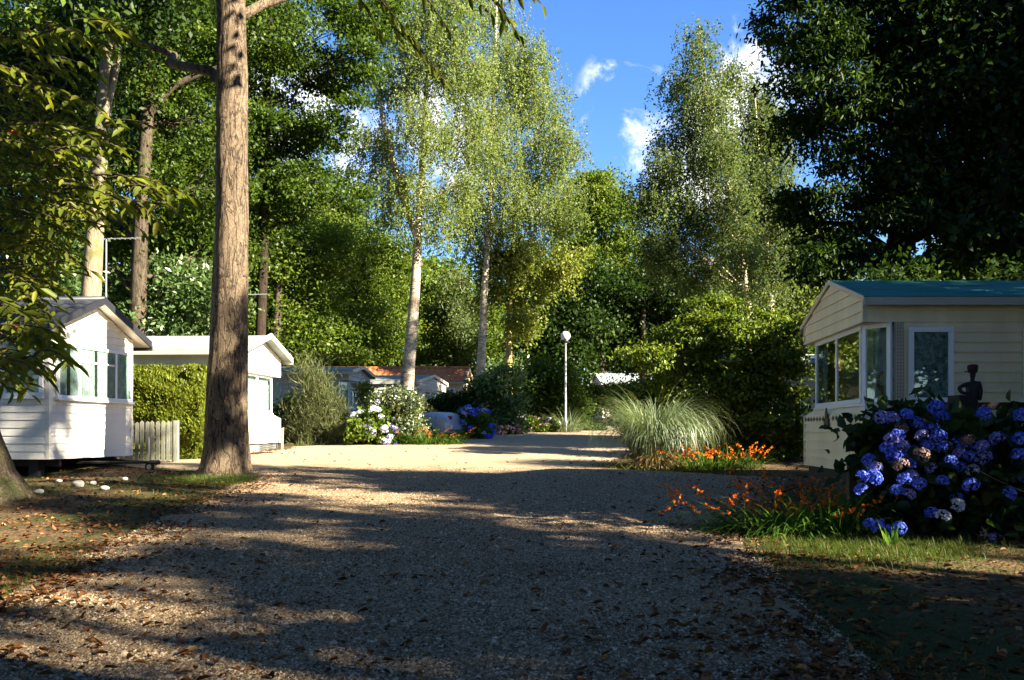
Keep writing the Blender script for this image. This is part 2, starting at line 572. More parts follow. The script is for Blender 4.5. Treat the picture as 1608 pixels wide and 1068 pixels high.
M = {
    'cream': paint('cream_cladding', (.82, .71, .47), .5, .09, 1.6, stretch=(1.6, 1.6, .22)),
    'white': paint('white_cladding', (.80, .76, .68), .5, .08, 1.6, stretch=(1.6, 1.6, .22)),
    'greycream': paint('grey_cream_cladding', (.52, .49, .42), .5, .08, 1.5),
    'upvc': paint('white_frame_plastic', (.78, .80, .82), .35, .03, 2.0),
    'bluegrey': paint('pale_blue_cladding', (.42, .47, .50), .5, .08, 1.5),
    'trim': paint('cream_trim', (.66, .58, .44), .45, .05, 2.0),
    'lighttrim': paint('light_trim', (.80, .74, .64), .45, .04, 2.0),
    'gutter': paint('grey_gutter', (.40, .38, .33), .5, .06, 2.0),
    'green_roof': paint('green_felt_roof', (.045, .185, .145), .9, .25, 2.5, bump=.25, bscale=60, stretch=(.3, 1, 1), spec=.06),
    'pale_roof': paint('pale_roof', (.27, .31, .30), .9, .10, 1.5, c2=(.17, .20, .19), spec=.08),
    'slate': paint('dark_tiled_roof', (.030, .034, .045), .42, .2, 3.0, spec=.5),
    'slate_trim': paint('dark_roof_trim', (.020, .022, .028), .45, .1, 3.0),
    'terracotta': paint('terracotta_tiles', (.52, .20, .085), .9, .18, 2.0, c2=(.36, .13, .06), spec=.1),
    'dark_roof': paint('dark_red_roof', (.10, .06, .06), .8, .15, 2.0),
    'inside': paint('dark_backing', (.025, .024, .022), .9, .1, 2.0),  # dimness of the rooms put into the colour
    'net': paint('net_curtain', (.46, .50, .48), .9, .25, 9.0),
    'lace': paint('lace_curtain', (.34, .42, .40), .9, .45, 17.0, c2=(.02, .028, .028)),
    'blind': paint('pale_blind', (.78, .80, .78), .8, .06, 3.0),
    'glass': glass_mat('window_glass'),
    'black': paint('black_paint', (.008, .008, .009), .6, .1, 5.0),
    'soot': paint('black_ironwork', (.006, .006, .007), .7, .1, 5.0),
    'chassis': paint('chassis_steel', (.03, .028, .026), .8, .2, 4.0),
    'steel': paint('dull_steel', (.34, .34, .33), .45, .15, 6.0, metallic=.6),
    'alu': paint('aluminium', (.65, .66, .66), .35, .05, 4.0, metallic=.7),
    'fence': paint('grey_green_timber', (.25, .25, .20), .85, .15, 3.0, bump=.4, bscale=25, stretch=(1, 1, .15)),
    'post': paint('weathered_post', (.10, .075, .05), .9, .25, 6.0, bump=.5, stretch=(1, 1, .15)),
    'darkwood': paint('dark_stained_wood', (.013, .011, .011), .8, .2, 5.0),
    'stake': paint('split_stake', (.40, .32, .20), .9, .15, 6.0),
    'post_paint': paint('grey_lamp_paint', (.42, .44, .44), .4, .08, 4.0),
    'silver': paint('silver_car_paint', (.44, .50, .58), .25, .04, 1.0, metallic=.35, spec=.6),
    'carglass': paint('tinted_car_glass', (.012, .014, .016), .08, .1, 1.0, spec=.6),
    'rubber': paint('tyre_rubber', (.012, .012, .012), .85, .1, 6.0),
    'red': paint('red_lens', (.42, .02, .02), .25, .1, 5.0),
    'stone': paint('pale_stone', (.50, .47, .42), .9, .15, 4.0, bump=.6, bscale=14),
    'pebble': None,
    'maroon': paint('maroon_felt', (.03, .008, .01), .8, .1, 5.0),
    'doll': paint('doll_cloth', (.35, .17, .05), .9, .2, 8.0),
    'dollskin': paint('doll_cream', (.52, .38, .22), .9, .1, 8.0),
    'skirt': paint('wire_skirt', (.22, .22, .2), .7, .1, 8.0),
    'rust': paint('rusty_lid', (.25, .10, .04), .9, .2, 8.0),
}
# ------------------------------------------------------------------ ground and road
xs = np.unique(np.r_[np.linspace(-160, -30, 14), np.arange(-30, 30.1, .5), np.linspace(30, 160, 14)])
ys = np.unique(np.r_[np.linspace(-60, 0, 13), np.arange(0, 50.1, .5), np.linspace(50, 220, 25)])
GX, GY = np.meshgrid(xs, ys)
gv = np.stack([GX.ravel(), GY.ravel(), gz(GX, GY).ravel()], 1)
nx_, ny_ = len(xs), len(ys)
jj, ii = np.meshgrid(np.arange(ny_ - 1), np.arange(nx_ - 1), indexing='ij')
gf = np.stack([jj * nx_ + ii, jj * nx_ + ii + 1, (jj + 1) * nx_ + ii + 1, (jj + 1) * nx_ + ii], -1).reshape(-1, 4)
g = np_mesh('ground', gv, [gf], ground_mat('forest_floor', (.085, .055, .03), (.03, .02, .012), (.17, .11, .05), fine=26, moss=(.04, .05, .014)), smooth_=True)
g['kind'] = 'structure'

# left and right edges of the gravel by depth
YL = np.array([-30, 3, 5, 6.6, 9.4, 13.3, 17.5, 19.2, 20.3, 22, 24, 26, 28.5, 30, 31.5, 34, 37.5, 39.5, 42, 46])
XL = np.array([-3.2, -3.4, -3.5, -3.8, -4.1, -4.5, -4.9, -6.6, -9.5, -9.6, -7.0, -6.9, -6.6, -5.4, -2.6, -2.2, -2.0, 1.2, 2.6, 4.5])
XR = np.array([2.0, 1.9, 1.9, 2.0, 2.35, 3.6, 5.2, 2.6, 2.2, 2.6, 3.1, 3.8, 4.4, 4.9, 5.2, 5.6, 6.0, 6.6, 7.4, 9.0])
ry = np.arange(-20, 46.01, .22)
nl_ = np.interp(ry, YL, XL) + .16 * np.sin(ry * 3.1) + .10 * np.sin(ry * 7.3 + 1) + rng.normal(0, .06, len(ry))
nr_ = np.interp(ry, YL, XR) + .14 * np.sin(ry * 2.7 + 2) + .10 * np.sin(ry * 6.1) + rng.normal(0, .06, len(ry))
ROADX = lambda y: (np.interp(y, YL, XL), np.interp(y, YL, XR))
k_ = 40
tt_ = np.linspace(0, 1, k_)
RX = nl_[:, None] * (1 - tt_) + nr_[:, None] * tt_
RY = np.repeat(ry[:, None], k_, 1)
crown = .05 * np.sin(np.pi * np.clip(tt_, 0, 1)) ** .6
rv = np.stack([RX.ravel(), RY.ravel(), (gz(RX, RY) + .012 + crown[None, :]).ravel()], 1)
jj, ii = np.meshgrid(np.arange(len(ry) - 1), np.arange(k_ - 1), indexing='ij')
rf = np.stack([jj * k_ + ii, jj * k_ + ii + 1, (jj + 1) * k_ + ii + 1, (jj + 1) * k_ + ii], -1).reshape(-1, 4)
road = np_mesh('gravel_road', rv, [rf], ground_mat('gravel', (.29, .20, .115), (.11, .074, .042), (.50, .37, .225), fine=58, bump=1.0, tracks=(.37, .27, .16), sunlit_tone=(.52, .42, .28)), smooth_=True)
road['kind'] = 'structure'


def road_z(x, y):
    a, b = ROADX(y)
    t = np.clip((x - a) / (b - a), 0, 1)
    return gz(x, y) + .012 + .05 * np.sin(np.pi * t) ** .6


# ------------------------------------------------------------------ holiday homes
def clad(mb, a, b, z0, z1, n, step=.155, lip=.021, xa=None, xb=None):
    """lapped boards between plan points a and b from z0 to z1 (a, b: 2D); xa/xb(z) give 0..1 limits for gables"""
    a, b, n = Vector(a), Vector(b), Vector(n)
    k = max(1, round((z1 - z0) / step))
    for i in range(k):
        za, zb_ = z0 + (z1 - z0) * i / k, z0 + (z1 - z0) * (i + 1) / k
        f = lambda fn, z, d: fn(z) if fn else d
        q = [a.lerp(b, f(xa, za, 0)), a.lerp(b, f(xb, za, 1)), a.lerp(b, f(xb, zb_, 1)), a.lerp(b, f(xa, zb_, 0))]
        o = n * lip
        mb.quad((*(q[0] + o), za), (*(q[1] + o), za), (*q[2], zb_), (*q[3], zb_))
        mb.quad((*q[0], za), (*q[1], za), (*(q[1] + o), za), (*(q[0] + o), za))


def window(root, o, u, n, w, h, splits=(), fw=.06, cur='net', backing=True, depth=.055, cfill=None, frame='upvc', opener=None):
    """o: lower corner; u: along; n: outwards"""
    o, u, n, v = Vector(o), Vector(u).normalized(), Vector(n).normalized(), Vector((0, 0, 1))
    if backing:
        o = o + n * .03                                     # sits on the face of the lapped boards
    f = MB()
    f.obox(o, u, v, n, (0, w), (0, fw), (-.028 if backing else 0, depth))
    f.obox(o, u, v, n, (0, w), (h - fw, h), (0, depth))
    f.obox(o, u, v, n, (0, fw), (fw, h - fw), (0, depth))
    f.obox(o, u, v, n, (w - fw, w), (fw, h - fw), (0, depth))
    for s in splits:
        f.obox(o, u, v, n, (s * w - fw * .6, s * w + fw * .6), (fw, h - fw), (0, depth - .003))
    if opener is not None:
        a_, b_ = opener
        f.obox(o, u, v, n, (a_ * w + fw, b_ * w - fw), (h * .68, h * .68 + fw * .7), (0, depth - .005))
    f.obox(o, u, v, n, (-.03, w + .03), (-.045, -.003), (0, depth + .03))
    fo = f.build('window', M[frame], root, bevel=.006)
    p = MB()
    p.obox(o, u, v, n, (fw * .7, w - fw * .7), (fw * .7, h - fw * .7), (depth * .55, depth * .62))
    p.build('pane', M['glass'], fo)
    if backing:
        b = MB()  # dark sheet over the wall stands in for the unlit room
        b.obox(o, u, v, n, (.02, w - .02), (.02, h - .02), (.004, .017))
        b.build('dark_backing', M['inside'], fo)
    if cur:
        base = .024 if backing else -.10
        amp = .004 if backing else .03
        spans = cfill or ((0.02, .98),)
        for (s0, s1) in spans:
            c = MB()
            kx = max(6, int((s1 - s0) * w * 40))
            pts = [(s0 * w + (s1 - s0) * w * i / kx, base + amp * math.sin(i * 1.15 + .6 * math.sin(i * .31))) for i in range(kx + 1)]
            for (x0, d0), (x1, d1) in zip(pts, pts[1:]):
                c.quad(o + u * x0 + v * .03 + n * d0, o + u * x1 + v * .03 + n * d1, o + u * x1 + v * (h - .03) + n * d1, o + u * x0 + v * (h - .03) + n * d0)
            c.build('curtain', M[cur], fo, smooth_=True)
    return fo


def home(name, label, O, ax, ay, Wd, L, z0, ze, zr, bay=None, wall='cream', roof='pale_roof', trim='trim', oh_end=.12, oh_side=.12,
         end_win=None, side_wins=(), roof_th=.07, skirt=None, tiles=None, frame='upvc', fascia=.12, soffit=None, group=None, boards=.155):
    """end wall at x=0, body along ax; near side at y=0. bay=(zs, zw): lower box top and bay window head"""
    ax = Vector(ax).normalized()
    ay = Vector(ay).normalized()
    O = Vector(O)
    zg = float(gz(O.x, O.y))
    root = empty(name, (O.x + ax.x * L * .5 + ay.x * Wd * .5, O.y + ax.y * L * .5 + ay.y * Wd * .5, zg), label, 'mobile home', group)

    def xy(x, y):
        return O + ax * x + ay * y

    def T(x, y, z):
        q = xy(x, y)
        return (q.x, q.y, z)
    nE, nN, nF = -ax, -ay, ay
    ax3, ay3 = Vector((*ax, 0)), Vector((*ay, 0))
    gl = lambda z: .5 * max(0, (z - ze)) / (zr - ze)
    gr = lambda z: 1 - .5 * max(0, (z - ze)) / (zr - ze)
    w = MB()
    if bay:
        zs, zw = bay
        i_, j_ = .13, .42
        lt = zs - .14
        clad(w, xy(0, 0), xy(0, Wd), z0, lt, nE, boards)
        clad(w, xy(L, 0), xy(0, 0), z0, lt, nN, boards)
        clad(w, xy(0, Wd), xy(L, Wd), z0, lt, nF, boards)
        clad(w, xy(0, 0), xy(0, Wd), zw, zr - .01, nE, boards, xa=gl, xb=gr)
        clad(w, xy(L, 0), xy(0, 0), zw, ze, nN, boards)
        clad(w, xy(0, Wd), xy(L, Wd), zw, ze, nF, boards)
        clad(w, xy(L, 0), xy(j_ + .02, 0), zs, zw, nN, boards)
        clad(w, xy(L, 0), xy(.02, 0), lt, zs, nN, boards)
        clad(w, xy(j_, Wd), xy(L, Wd), lt, zw, nF, boards)
        # sloping ledge under the bay and soffit above it
        ring_o = [(L, 0), (0, 0), (0, Wd), (L, Wd)]
        ins = [(j_, 0), (i_, j_), (i_, Wd - j_), (j_, Wd)]
        w.quad(T(0, 0, lt), T(0, Wd, lt), T(*ins[2], zs), T(*ins[1], zs))
        w.poly([T(0, 0, lt), T(*ins[1], zs), T(*ins[0], zs)])
        w.poly([T(0, Wd, lt), T(*ins[3], zs), T(*ins[2], zs)])
        w.poly([T(0, 0, zw), T(0, Wd, zw), T(*ins[3], zw), T(*ins[2], zw), T(*ins[1], zw), T(*ins[0], zw)])
        # inner floor and ceiling of the bay, room behind
        w.poly([T(*ins[0], zs), T(*ins[1], zs), T(*ins[2], zs), T(*ins[3], zs), T(1.4, Wd, zs), T(1.4, 0, zs)])
        w.quad(T(L, 0, z0), T(L, Wd, z0), T(L, Wd, ze), T(L, 0, ze))
    else:
        clad(w, xy(0, 0), xy(0, Wd), z0, zr - .01, nE, boards, xa=gl, xb=gr)
        clad(w, xy(L, 0), xy(0, 0), z0, ze, nN, boards)
        clad(w, xy(0, Wd), xy(L, Wd), z0, ze, nF, boards)
        w.quad(T(L, 0, z0), T(L, Wd, z0), T(L, Wd, ze), T(L, 0, ze))
    w.quad(T(0, 0, z0), T(L, 0, z0), T(L, Wd, z0), T(0, Wd, z0))
    w.build('wall', M[wall], root)
    # corner trims
    for (x, y) in ((0, 0), (0, Wd)):
        spans = [(z0, ze)] if not bay else [(z0, bay[0] - .14), (bay[1], ze)]
        for (za, zb_) in spans:
            c = MB()
            c.obox(T(x, y, 0), ax3, ay3, (0, 0, 1), (-.022, .05), (-.022 if y == 0 else -.05, .05 if y == 0 else .022), (za, zb_))
            c.build('corner_trim', M[trim], root)
    # roof: two slopes with thickness
    r = MB()
    slope = (zr - ze) / (Wd / 2)
    x0, x1 = -oh_end, L + .1
    for s in (0, 1):
        yo = -oh_side if s == 0 else Wd + oh_side
        zo = ze - slope * oh_side
        pts = [(yo, zo), (Wd / 2, zr)]
        a = [T(x0, yo, zo + .03), T(x1, yo, zo + .03), T(x1, Wd / 2, zr + .03), T(x0, Wd / 2, zr + .03)]
        b = [(p[0], p[1], p[2] + roof_th) for p in a]
        r.add(a + b, ((0, 1, 2, 3), (4, 5, 6, 7), (0, 1, 5, 4), (0, 3, 7, 4), (1, 2, 6, 5)))
        if tiles:
            k = int(math.hypot(Wd / 2 + oh_side, zr - zo) / tiles)
            for i in range(k):
                t0, t1 = i / k, (i + 1) / k
                f = lambda t, dz, x: T(x, yo + (Wd / 2 - yo) * t, zo + (zr - zo) * t + .03 + roof_th + dz)
                nxs = int((x1 - x0) / .3) if name.endswith('home') and L < 12 else 1
                wav = [(x0 + (x1 - x0) * q / (nxs * 4), .022 * math.sin(q * math.pi / 2)) for q in range(nxs * 4 + 1)] if nxs > 1 else [(x0, 0), (x1, 0)]
                for (xa_, da), (xb_, db) in zip(wav, wav[1:]):
                    r.quad(f(t0, .03 + da, xa_), f(t0, .03 + db, xb_), f(t1, .005 + db, xb_), f(t1, .005 + da, xa_))
                    r.quad(f(t0, .0, xa_), f(t0, .0, xb_), f(t0, .03 + db, xb_), f(t0, .03 + da, xa_))
    ro = r.build('roof', M[roof], root)
    if tiles:
        rc = MB()
        rc.tube([T(x0, Wd / 2, zr + .06 + roof_th), T(x1, Wd / 2, zr + .06 + roof_th)], .07, 8)
        rc.build('ridge_cap', M[roof], ro, smooth_=True)
    # barge boards on the visible end and gutter along the near side
    bb = MB()
    for s in (0, 1):
        yo = -oh_side if s == 0 else Wd + oh_side
        zo = ze - slope * oh_side
        a, b = Vector(T(x0 - .004, yo, zo)), Vector(T(x0 - .004, Wd / 2, zr))
        bb.add([a, b, b + Vector((0, 0, fascia)), a + Vector((0, 0, fascia)), a + ax3 * .03, b + ax3 * .03, b + ax3 * .03 + Vector((0, 0, fascia)), a + ax3 * .03 + Vector((0, 0, fascia))],
               ((0, 1, 2, 3), (4, 5, 6, 7), (0, 1, 5, 4), (3, 2, 6, 7), (0, 3, 7, 4)))
    bb.build('bargeboard', M[soffit or trim], root)
    if soffit:
        sf = MB()
        for s in (0, 1):
            yo = -oh_side if s == 0 else Wd + oh_side
            zo = ze - slope * oh_side
            sf.quad(T(x0, yo, zo + .02), T(x0, Wd / 2, zr + .02), T(0, Wd / 2, zr + .02), T(0, yo, zo + .02))
            ye = 0 if s == 0 else Wd
            sf.quad(T(x0, yo, zo + .015), T(L, yo, zo + .015), T(L, ye, ze + .015), T(x0, ye, ze + .015))
        sf.build('soffit', M['lighttrim'], root)
    gt = MB()
    for s in (0, 1):
        yo = -oh_side - .035 if s == 0 else Wd + oh_side
        gt.obox(T(0, yo, 0), ax3, ay3, (0, 0, 1), (x0, x1), (0, .035), (ze - slope * oh_side - .06, ze - slope * oh_side + .05))
    gt.build('gutter', M['slate_trim' if soffit else 'gutter'], root)
    if bay:
        zs, zw = bay
        ins = [(j_, 0), (i_, j_), (i_, Wd - j_), (j_, Wd)]
        pts = [Vector(T(*q, zs)) for q in ins]
        for k, (a, b) in enumerate(zip(pts, pts[1:])):
            u = (b - a)
            n = Vector((u.y, -u.x, 0)).normalized()
            if n.dot(-ax3) < 0 and k == 1 or (k != 1 and n.dot(-ax3) < 0):
                n = -n
            window(root, a, u, n, u.length, zw - zs, (.5,) if k == 1 else (), fw=.07, cur=end_win or 'net', backing=False, depth=.05,
                   cfill=((.02, .1), (.9, .98)) if k == 1 and not end_win else None, frame=frame)
        bk = MB()  # dark backing wall, dimness of the room put into its colour
        bk.quad(T(1.4, 0.02, zs), T(1.4, Wd - .02, zs), T(1.4, Wd - .02, zw), T(1.4, .02, zw))
        bk.build('room_partition', M['inside'], root)
    elif end_win:
        for (t0, t1, za, zb_, sp, cf, op) in end_win:
            window(root, T(0, t0 * Wd, za), ay3, -ax3, (t1 - t0) * Wd, zb_ - za, sp, cfill=cf, frame=frame, opener=op)
    for (xa_, xb_, za, zb_, cu) in side_wins:
        window(root, T(xa_, 0, za), ax3, -ay3, xb_ - xa_, zb_ - za, cur=cu, frame=frame, fw=.075)
    if skirt:
        s = MB()
        s.quad(T(.06, .04, zg - .3), T(L, .04, zg - .3), T(L, .04, z0), T(.06, .04, z0))
        s.quad(T(.06, .04, zg - .3), T(.06, Wd - .04, zg - .3), T(.06, Wd - .04, z0), T(.06, .04, z0))
        s.build('skirt', M[skirt], root)
    else:
        s = MB()
        for x in np.arange(.5, L, 2.2):
            for y in (.35, Wd - .35):
                q = xy(x, y)
                zz = float(gz(q.x, q.y)) - .1
                s.obox(T(x, y, 0), ax3, ay3, (0, 0, 1), (-.1, .1), (-.1, .1), (zz, z0))
        for y in (.5, Wd - .5):
            s.obox(T(0, y, 0), ax3, ay3, (0, 0, 1), (.1, L), (-.04, .04), (z0 - .16, z0 - .002))
        s.build('chassis', M['chassis'], root)
    root['_'] = 0
    del root['_']
    return root, T, Vector((*ax, 0)), Vector((*ay, 0))


# green roofed home by the hydrangeas
hr, TR, axr, ayr = home('mobile_home', 'cream mobile home with a green felt roof and bay window behind the blue hydrangea',
                        (5.13, 13.0), (1, 0.0), (.083, 1), 3.5, 10.5, .99, 3.53, 4.03, bay=(2.03, 3.2), wall='cream', roof='green_roof', oh_side=.16, oh_end=.05,
                        side_wins=((.63, 1.28, 2.02, 3.12, 'lace'), (2.3, 3.3, 2.02, 3.12, 'lace')), roof_th=.04, skirt='chassis', fascia=.07)
pl = MB()                                        # emblem of the lower front panel: dark house shaped plaque on a row of small diamonds
oe = Vector(TR(0, 0, 0)) - axr * .018
yc, zc = 1.92, 1.76
pl.add([oe + ayr * (yc + a) + Vector((0, 0, zc + b)) + axr * (d - .02) for d in (0, .015) for a, b in ((-.14, -.12), (.14, -.12), (.16, .06), (.08, .06), (.07, .16), (0, .24), (-.07, .16), (-.08, .06), (-.16, .06))],
       (tuple(range(9)), tuple(range(9, 18))) + tuple((i, (i + 1) % 9, (i + 1) % 9 + 9, i + 9) for i in range(9)))
pl.build('plaque', M['black'], hr)
pd = MB()
for i in range(17):
    yy = .14 + i * .2
    if abs(yy - yc) < .2:
        continue
    for dx, dz in ((0, .012), (.05, -.012)):
        pd.obox(oe + ayr * (yy + dx) + Vector((0, 0, 1.82 + dz)), (ayr + Vector((0, 0, .55))).normalized(), Vector((0, 0, 1)), -axr, (-.04, .04), (-.014, .014), (0, .006))
pd.build('emblem_pattern', M['black'], hr)
lp = MB()                                        # lattice panel between the bay and the side window
for k in range(4):
    lp.obox(TR(.44, 0, 2.0), axr, (0, 0, 1), -ayr, (.04 * k, .04 * k + .014), (0, 1.2), (.018, .03))
for k in range(24):
    lp.obox(TR(.44, 0, 2.0), axr, (0, 0, 1), -ayr, (0, .135), (.05 * k, .05 * k + .012), (.03, .04))
lp.build('lattice', M['gutter'], hr)

# dark tiled home on the left
hl, TL, axl, ayl = home('mobile_home', 'pale clad mobile home with a dark tiled roof and jockey wheel, beside the picket fence',
                        (-9.2, 17.7), (-1, .10), (.14, 1), 2.93, 9.5, 1.05, 3.72, 4.33, wall='white', roof='slate', trim='lighttrim', oh_end=.28, oh_side=.38, tiles=.32,
                        roof_th=.05, soffit='slate_trim', fascia=.15,
                        end_win=((.06, .97, 2.28, 3.4, (.27, .76), ((.02, .12), (.16, .26), (.29, .47), (.51, .74), (.78, .97)), (.27, .76)),),
                        side_wins=((.08, .92, 2.3, 3.42, 'net'),))
b = MB()
e0 = Vector(TL(0, 1.42, 3.86)) - axl * .01
for rr in (.085, .05):
    V, Fq = tube([e0 + ayl * rr * math.cos(a) + Vector((0, 0, rr * math.sin(a))) - axl * .01 for a in np.linspace(0, 2 * math.pi, 25)], .009, 6)
    b.add(V, [tuple(q) for q in Fq])
b.build('round_badge', M['gutter'], hl, smooth_=True)
dbm = MB()                                        # A-frame drawbar
hub = Vector(TL(-1.0, 1.95, .93))
for yy in (1.2, 2.6):
    dbm.tube([TL(.2, yy, .95), hub], .035, 6)
dbm.tube([hub, hub - axl * .22], .05, 8)
db = dbm.build('drawbar', M['chassis'], hl)
jk = MB()
jk.tube([hub + Vector((.0, 0, -.12)), hub + Vector((0, 0, .55))], .022, 8)
jk.tube([hub + Vector((0, 0, .52)), hub + ayl * .16 + Vector((0, 0, .54))], .012, 6)
jk.build('jockey_post', M['steel'], db)
jw = MB()
wc = hub + Vector((0, 0, -.10))
jw.tube([wc - ayl * .03, wc + ayl * .03], .1, 18)
jw.build('jockey_wheel', M['rubber'], db)
jr = MB()
jr.tube([wc - ayl * .042, wc + ayl * .042], .055, 14)
jr.build('wheel_hub', M['steel'], db)

# white home behind the hedge
h2, T2, ax2, ay2 = home('mobile_home', 'white mobile home with a pale low roof between the clipped hedge and the broom bush',
                        (-7.35, 24.0), (-1, .05), (.09, 1), 3.15, 9.5, 1.27, 3.80, 4.28, bay=(2.15, 3.25), wall='white', roof='pale_roof', trim='lighttrim', oh_end=.32, oh_side=.25,
                        end_win='blind', side_wins=((1.2, 2.3, 2.1, 3.2, 'net'),), roof_th=.05, skirt='skirt', fascia=.14)
# curved fascia home, flat one behind and tiled one
h3, T3_, _, _ = home('mobile_home', 'grey cream mobile home with a shallow roof and blue framed windows behind the broom bush',
                     (-6.0, 32.8), (-1, .05), (.10, 1), 2.9, 9.0, 1.75, 3.78, 4.0, bay=(2.45, 3.5), wall='greycream', roof='pale_roof', oh_end=.2, oh_side=.14,
                     end_win='blind', side_wins=((.8, 1.9, 2.4, 3.45, 'blind'), (2.5, 3.4, 2.4, 3.45, 'blind')), skirt='chassis', frame='bluegrey')
h4, T4_, _, _ = home('mobile_home', 'small cream mobile home with a pale grey roof behind the variegated bush and birch',
                     (-3.95, 38.0), (-1, .06), (.34, 1), 2.8, 9.0, 1.9, 3.72, 4.0, bay=(2.5, 3.4), wall='greycream', roof='pale_roof', oh_end=.1, oh_side=.1,
                     end_win='blind', side_wins=((1.6, 3.0, 2.4, 3.3, 'net'),), skirt='chassis')
h5, T5_, _, _ = home('mobile_home', 'cream mobile home with a terracotta tiled roof, behind the grey roofed one',
                     (-2.4, 43.2), (-1, .02), (.10, 1), 3.0, 8.4, 2.0, 4.04, 4.68, wall='cream', roof='terracotta', trim='lighttrim', oh_end=.15, oh_side=.2, tiles=.3,
                     side_wins=((.35, 1.0, 2.75, 3.7, 'net'), (1.7, 2.3, 2.75, 3.7, 'net'), (4.2, 5.2, 2.75, 3.7, 'net')), skirt='chassis')
h6, T6_, _, _ = home('mobile_home', 'mobile home with a dull red roof, mostly hidden by the rhododendron',
                     (.9, 50.0), (-1, .02), (.10, 1), 3.0, 5.5, 2.2, 4.2, 4.75, wall='greycream', roof='dark_roof', oh_end=.15, oh_side=.2, skirt='chassis')
h7, T7_, _, _ = home('mobile_home', 'far white mobile home seen over the dark hedge past the lamp post',
                     (5.9, 58.0), (1, .02), (-.14, 1), 3.2, 9.0, 2.5, 4.75, 5.4, wall='white', roof='pale_roof', oh_end=.15, oh_side=.2,
                     side_wins=((1.0, 2.2, 3.3, 4.4, 'net'), (4, 5.2, 3.3, 4.4, 'net')), skirt='chassis')
h8, T8_, _, _ = home('mobile_home', 'pale blue mobile home glimpsed through the hazel bush',
                     (7.0, 29.5), (1, .02), (.05, 1), 3.0, 7.5, 1.7, 3.75, 4.2, wall='bluegrey', roof='pale_roof', oh_end=.12, oh_side=.14,
                     side_wins=((.6, 1.7, 2.3, 3.3, 'net'),), skirt='chassis')
# ------------------------------------------------------------------ trees and shrubs
UP = np.array([0, 0, 1.0])


def lobes_px(Y, items, dy=.9):
    """(px, py, rx, ry[, depth shift]) in photo pixels at depth Y -> ellipsoids in metres"""
    out = []
    for it in items:
        px, py, rx, ry = it[:4]
        yy = Y + (it[4] if len(it) > 4 else rng.uniform(-dy, dy))
        c = P(px, py, yy)
        s = yy / F_PX
        out.append((*c, rx * s, (rx * .55 + ry * .35) * s, ry * s))
    return np.array(out)


def clumps(lobes, n, inner=.35):
    """clump centres spread over the lobes' outer shells"""
    vol = (lobes[:, 3] * lobes[:, 4] * lobes[:, 5]) ** (2 / 3)
    k = rng.choice(len(lobes), n, p=vol / vol.sum())
    d = unit(rng.normal(size=(n, 3)))
    r = inner + (1 - inner) * rng.random(n) ** .6
    c = lobes[k, :3] + d * r[:, None] * lobes[k, 3:6] * .92
    return c, d, k


def leaves_for(C, out, nper, cr, L, W, droop=0.0, upb=.6, kind=0, flat=.6, hang=0.0, jit=.45, strands=0):
    """leaves round clump centres C; out = outward directions"""
    n = len(C) * nper
    idx = np.repeat(np.arange(len(C)), nper)
    size = rng.uniform(.6, 1.35, len(C))[idx][:, None]
    o = rng.normal(size=(n, 3)) * np.array([cr, cr, cr * flat]) * size * .62
    if strands:
        so = rng.normal(size=(len(C), strands, 3)) * np.array([cr, cr, cr * .45]) * .7
        sl = rng.uniform(.35, 1.1, (len(C), strands))
        q = rng.integers(0, strands, n)
        t = rng.random(n)
        o = so[idx, q] + rng.normal(0, .045, (n, 3))
        o[:, :2] += so[idx, q, :2] * (t * .35)[:, None]
        o[:, 2] -= t * hang * sl[idx, q] * size[:, 0]
    elif hang:
        t = rng.random(n) ** .8
        o[:, 0] *= (1 - .55 * t)
        o[:, 1] *= (1 - .55 * t)
        o[:, 2] -= t * hang * size[:, 0]
    pos = C[idx] + o
    D = unit(rng.normal(size=(n, 3)) + out[idx] * .5 + np.array([0, 0, -droop]))
    N = unit(rng.normal(size=(n, 3)) * .8 + UP * upb + out[idx] * .45)
    ls = rng.uniform(1 - jit, 1 + jit, n)
    V, Fs, k = leaf_mesh(pos, D, N, L * ls, W * ls, kind)
    r = np.clip(rng.normal(.45, .2, n) + rng.normal(0, .13, len(C))[idx], 0, 1)
    return V, Fs, np.repeat(r, k)


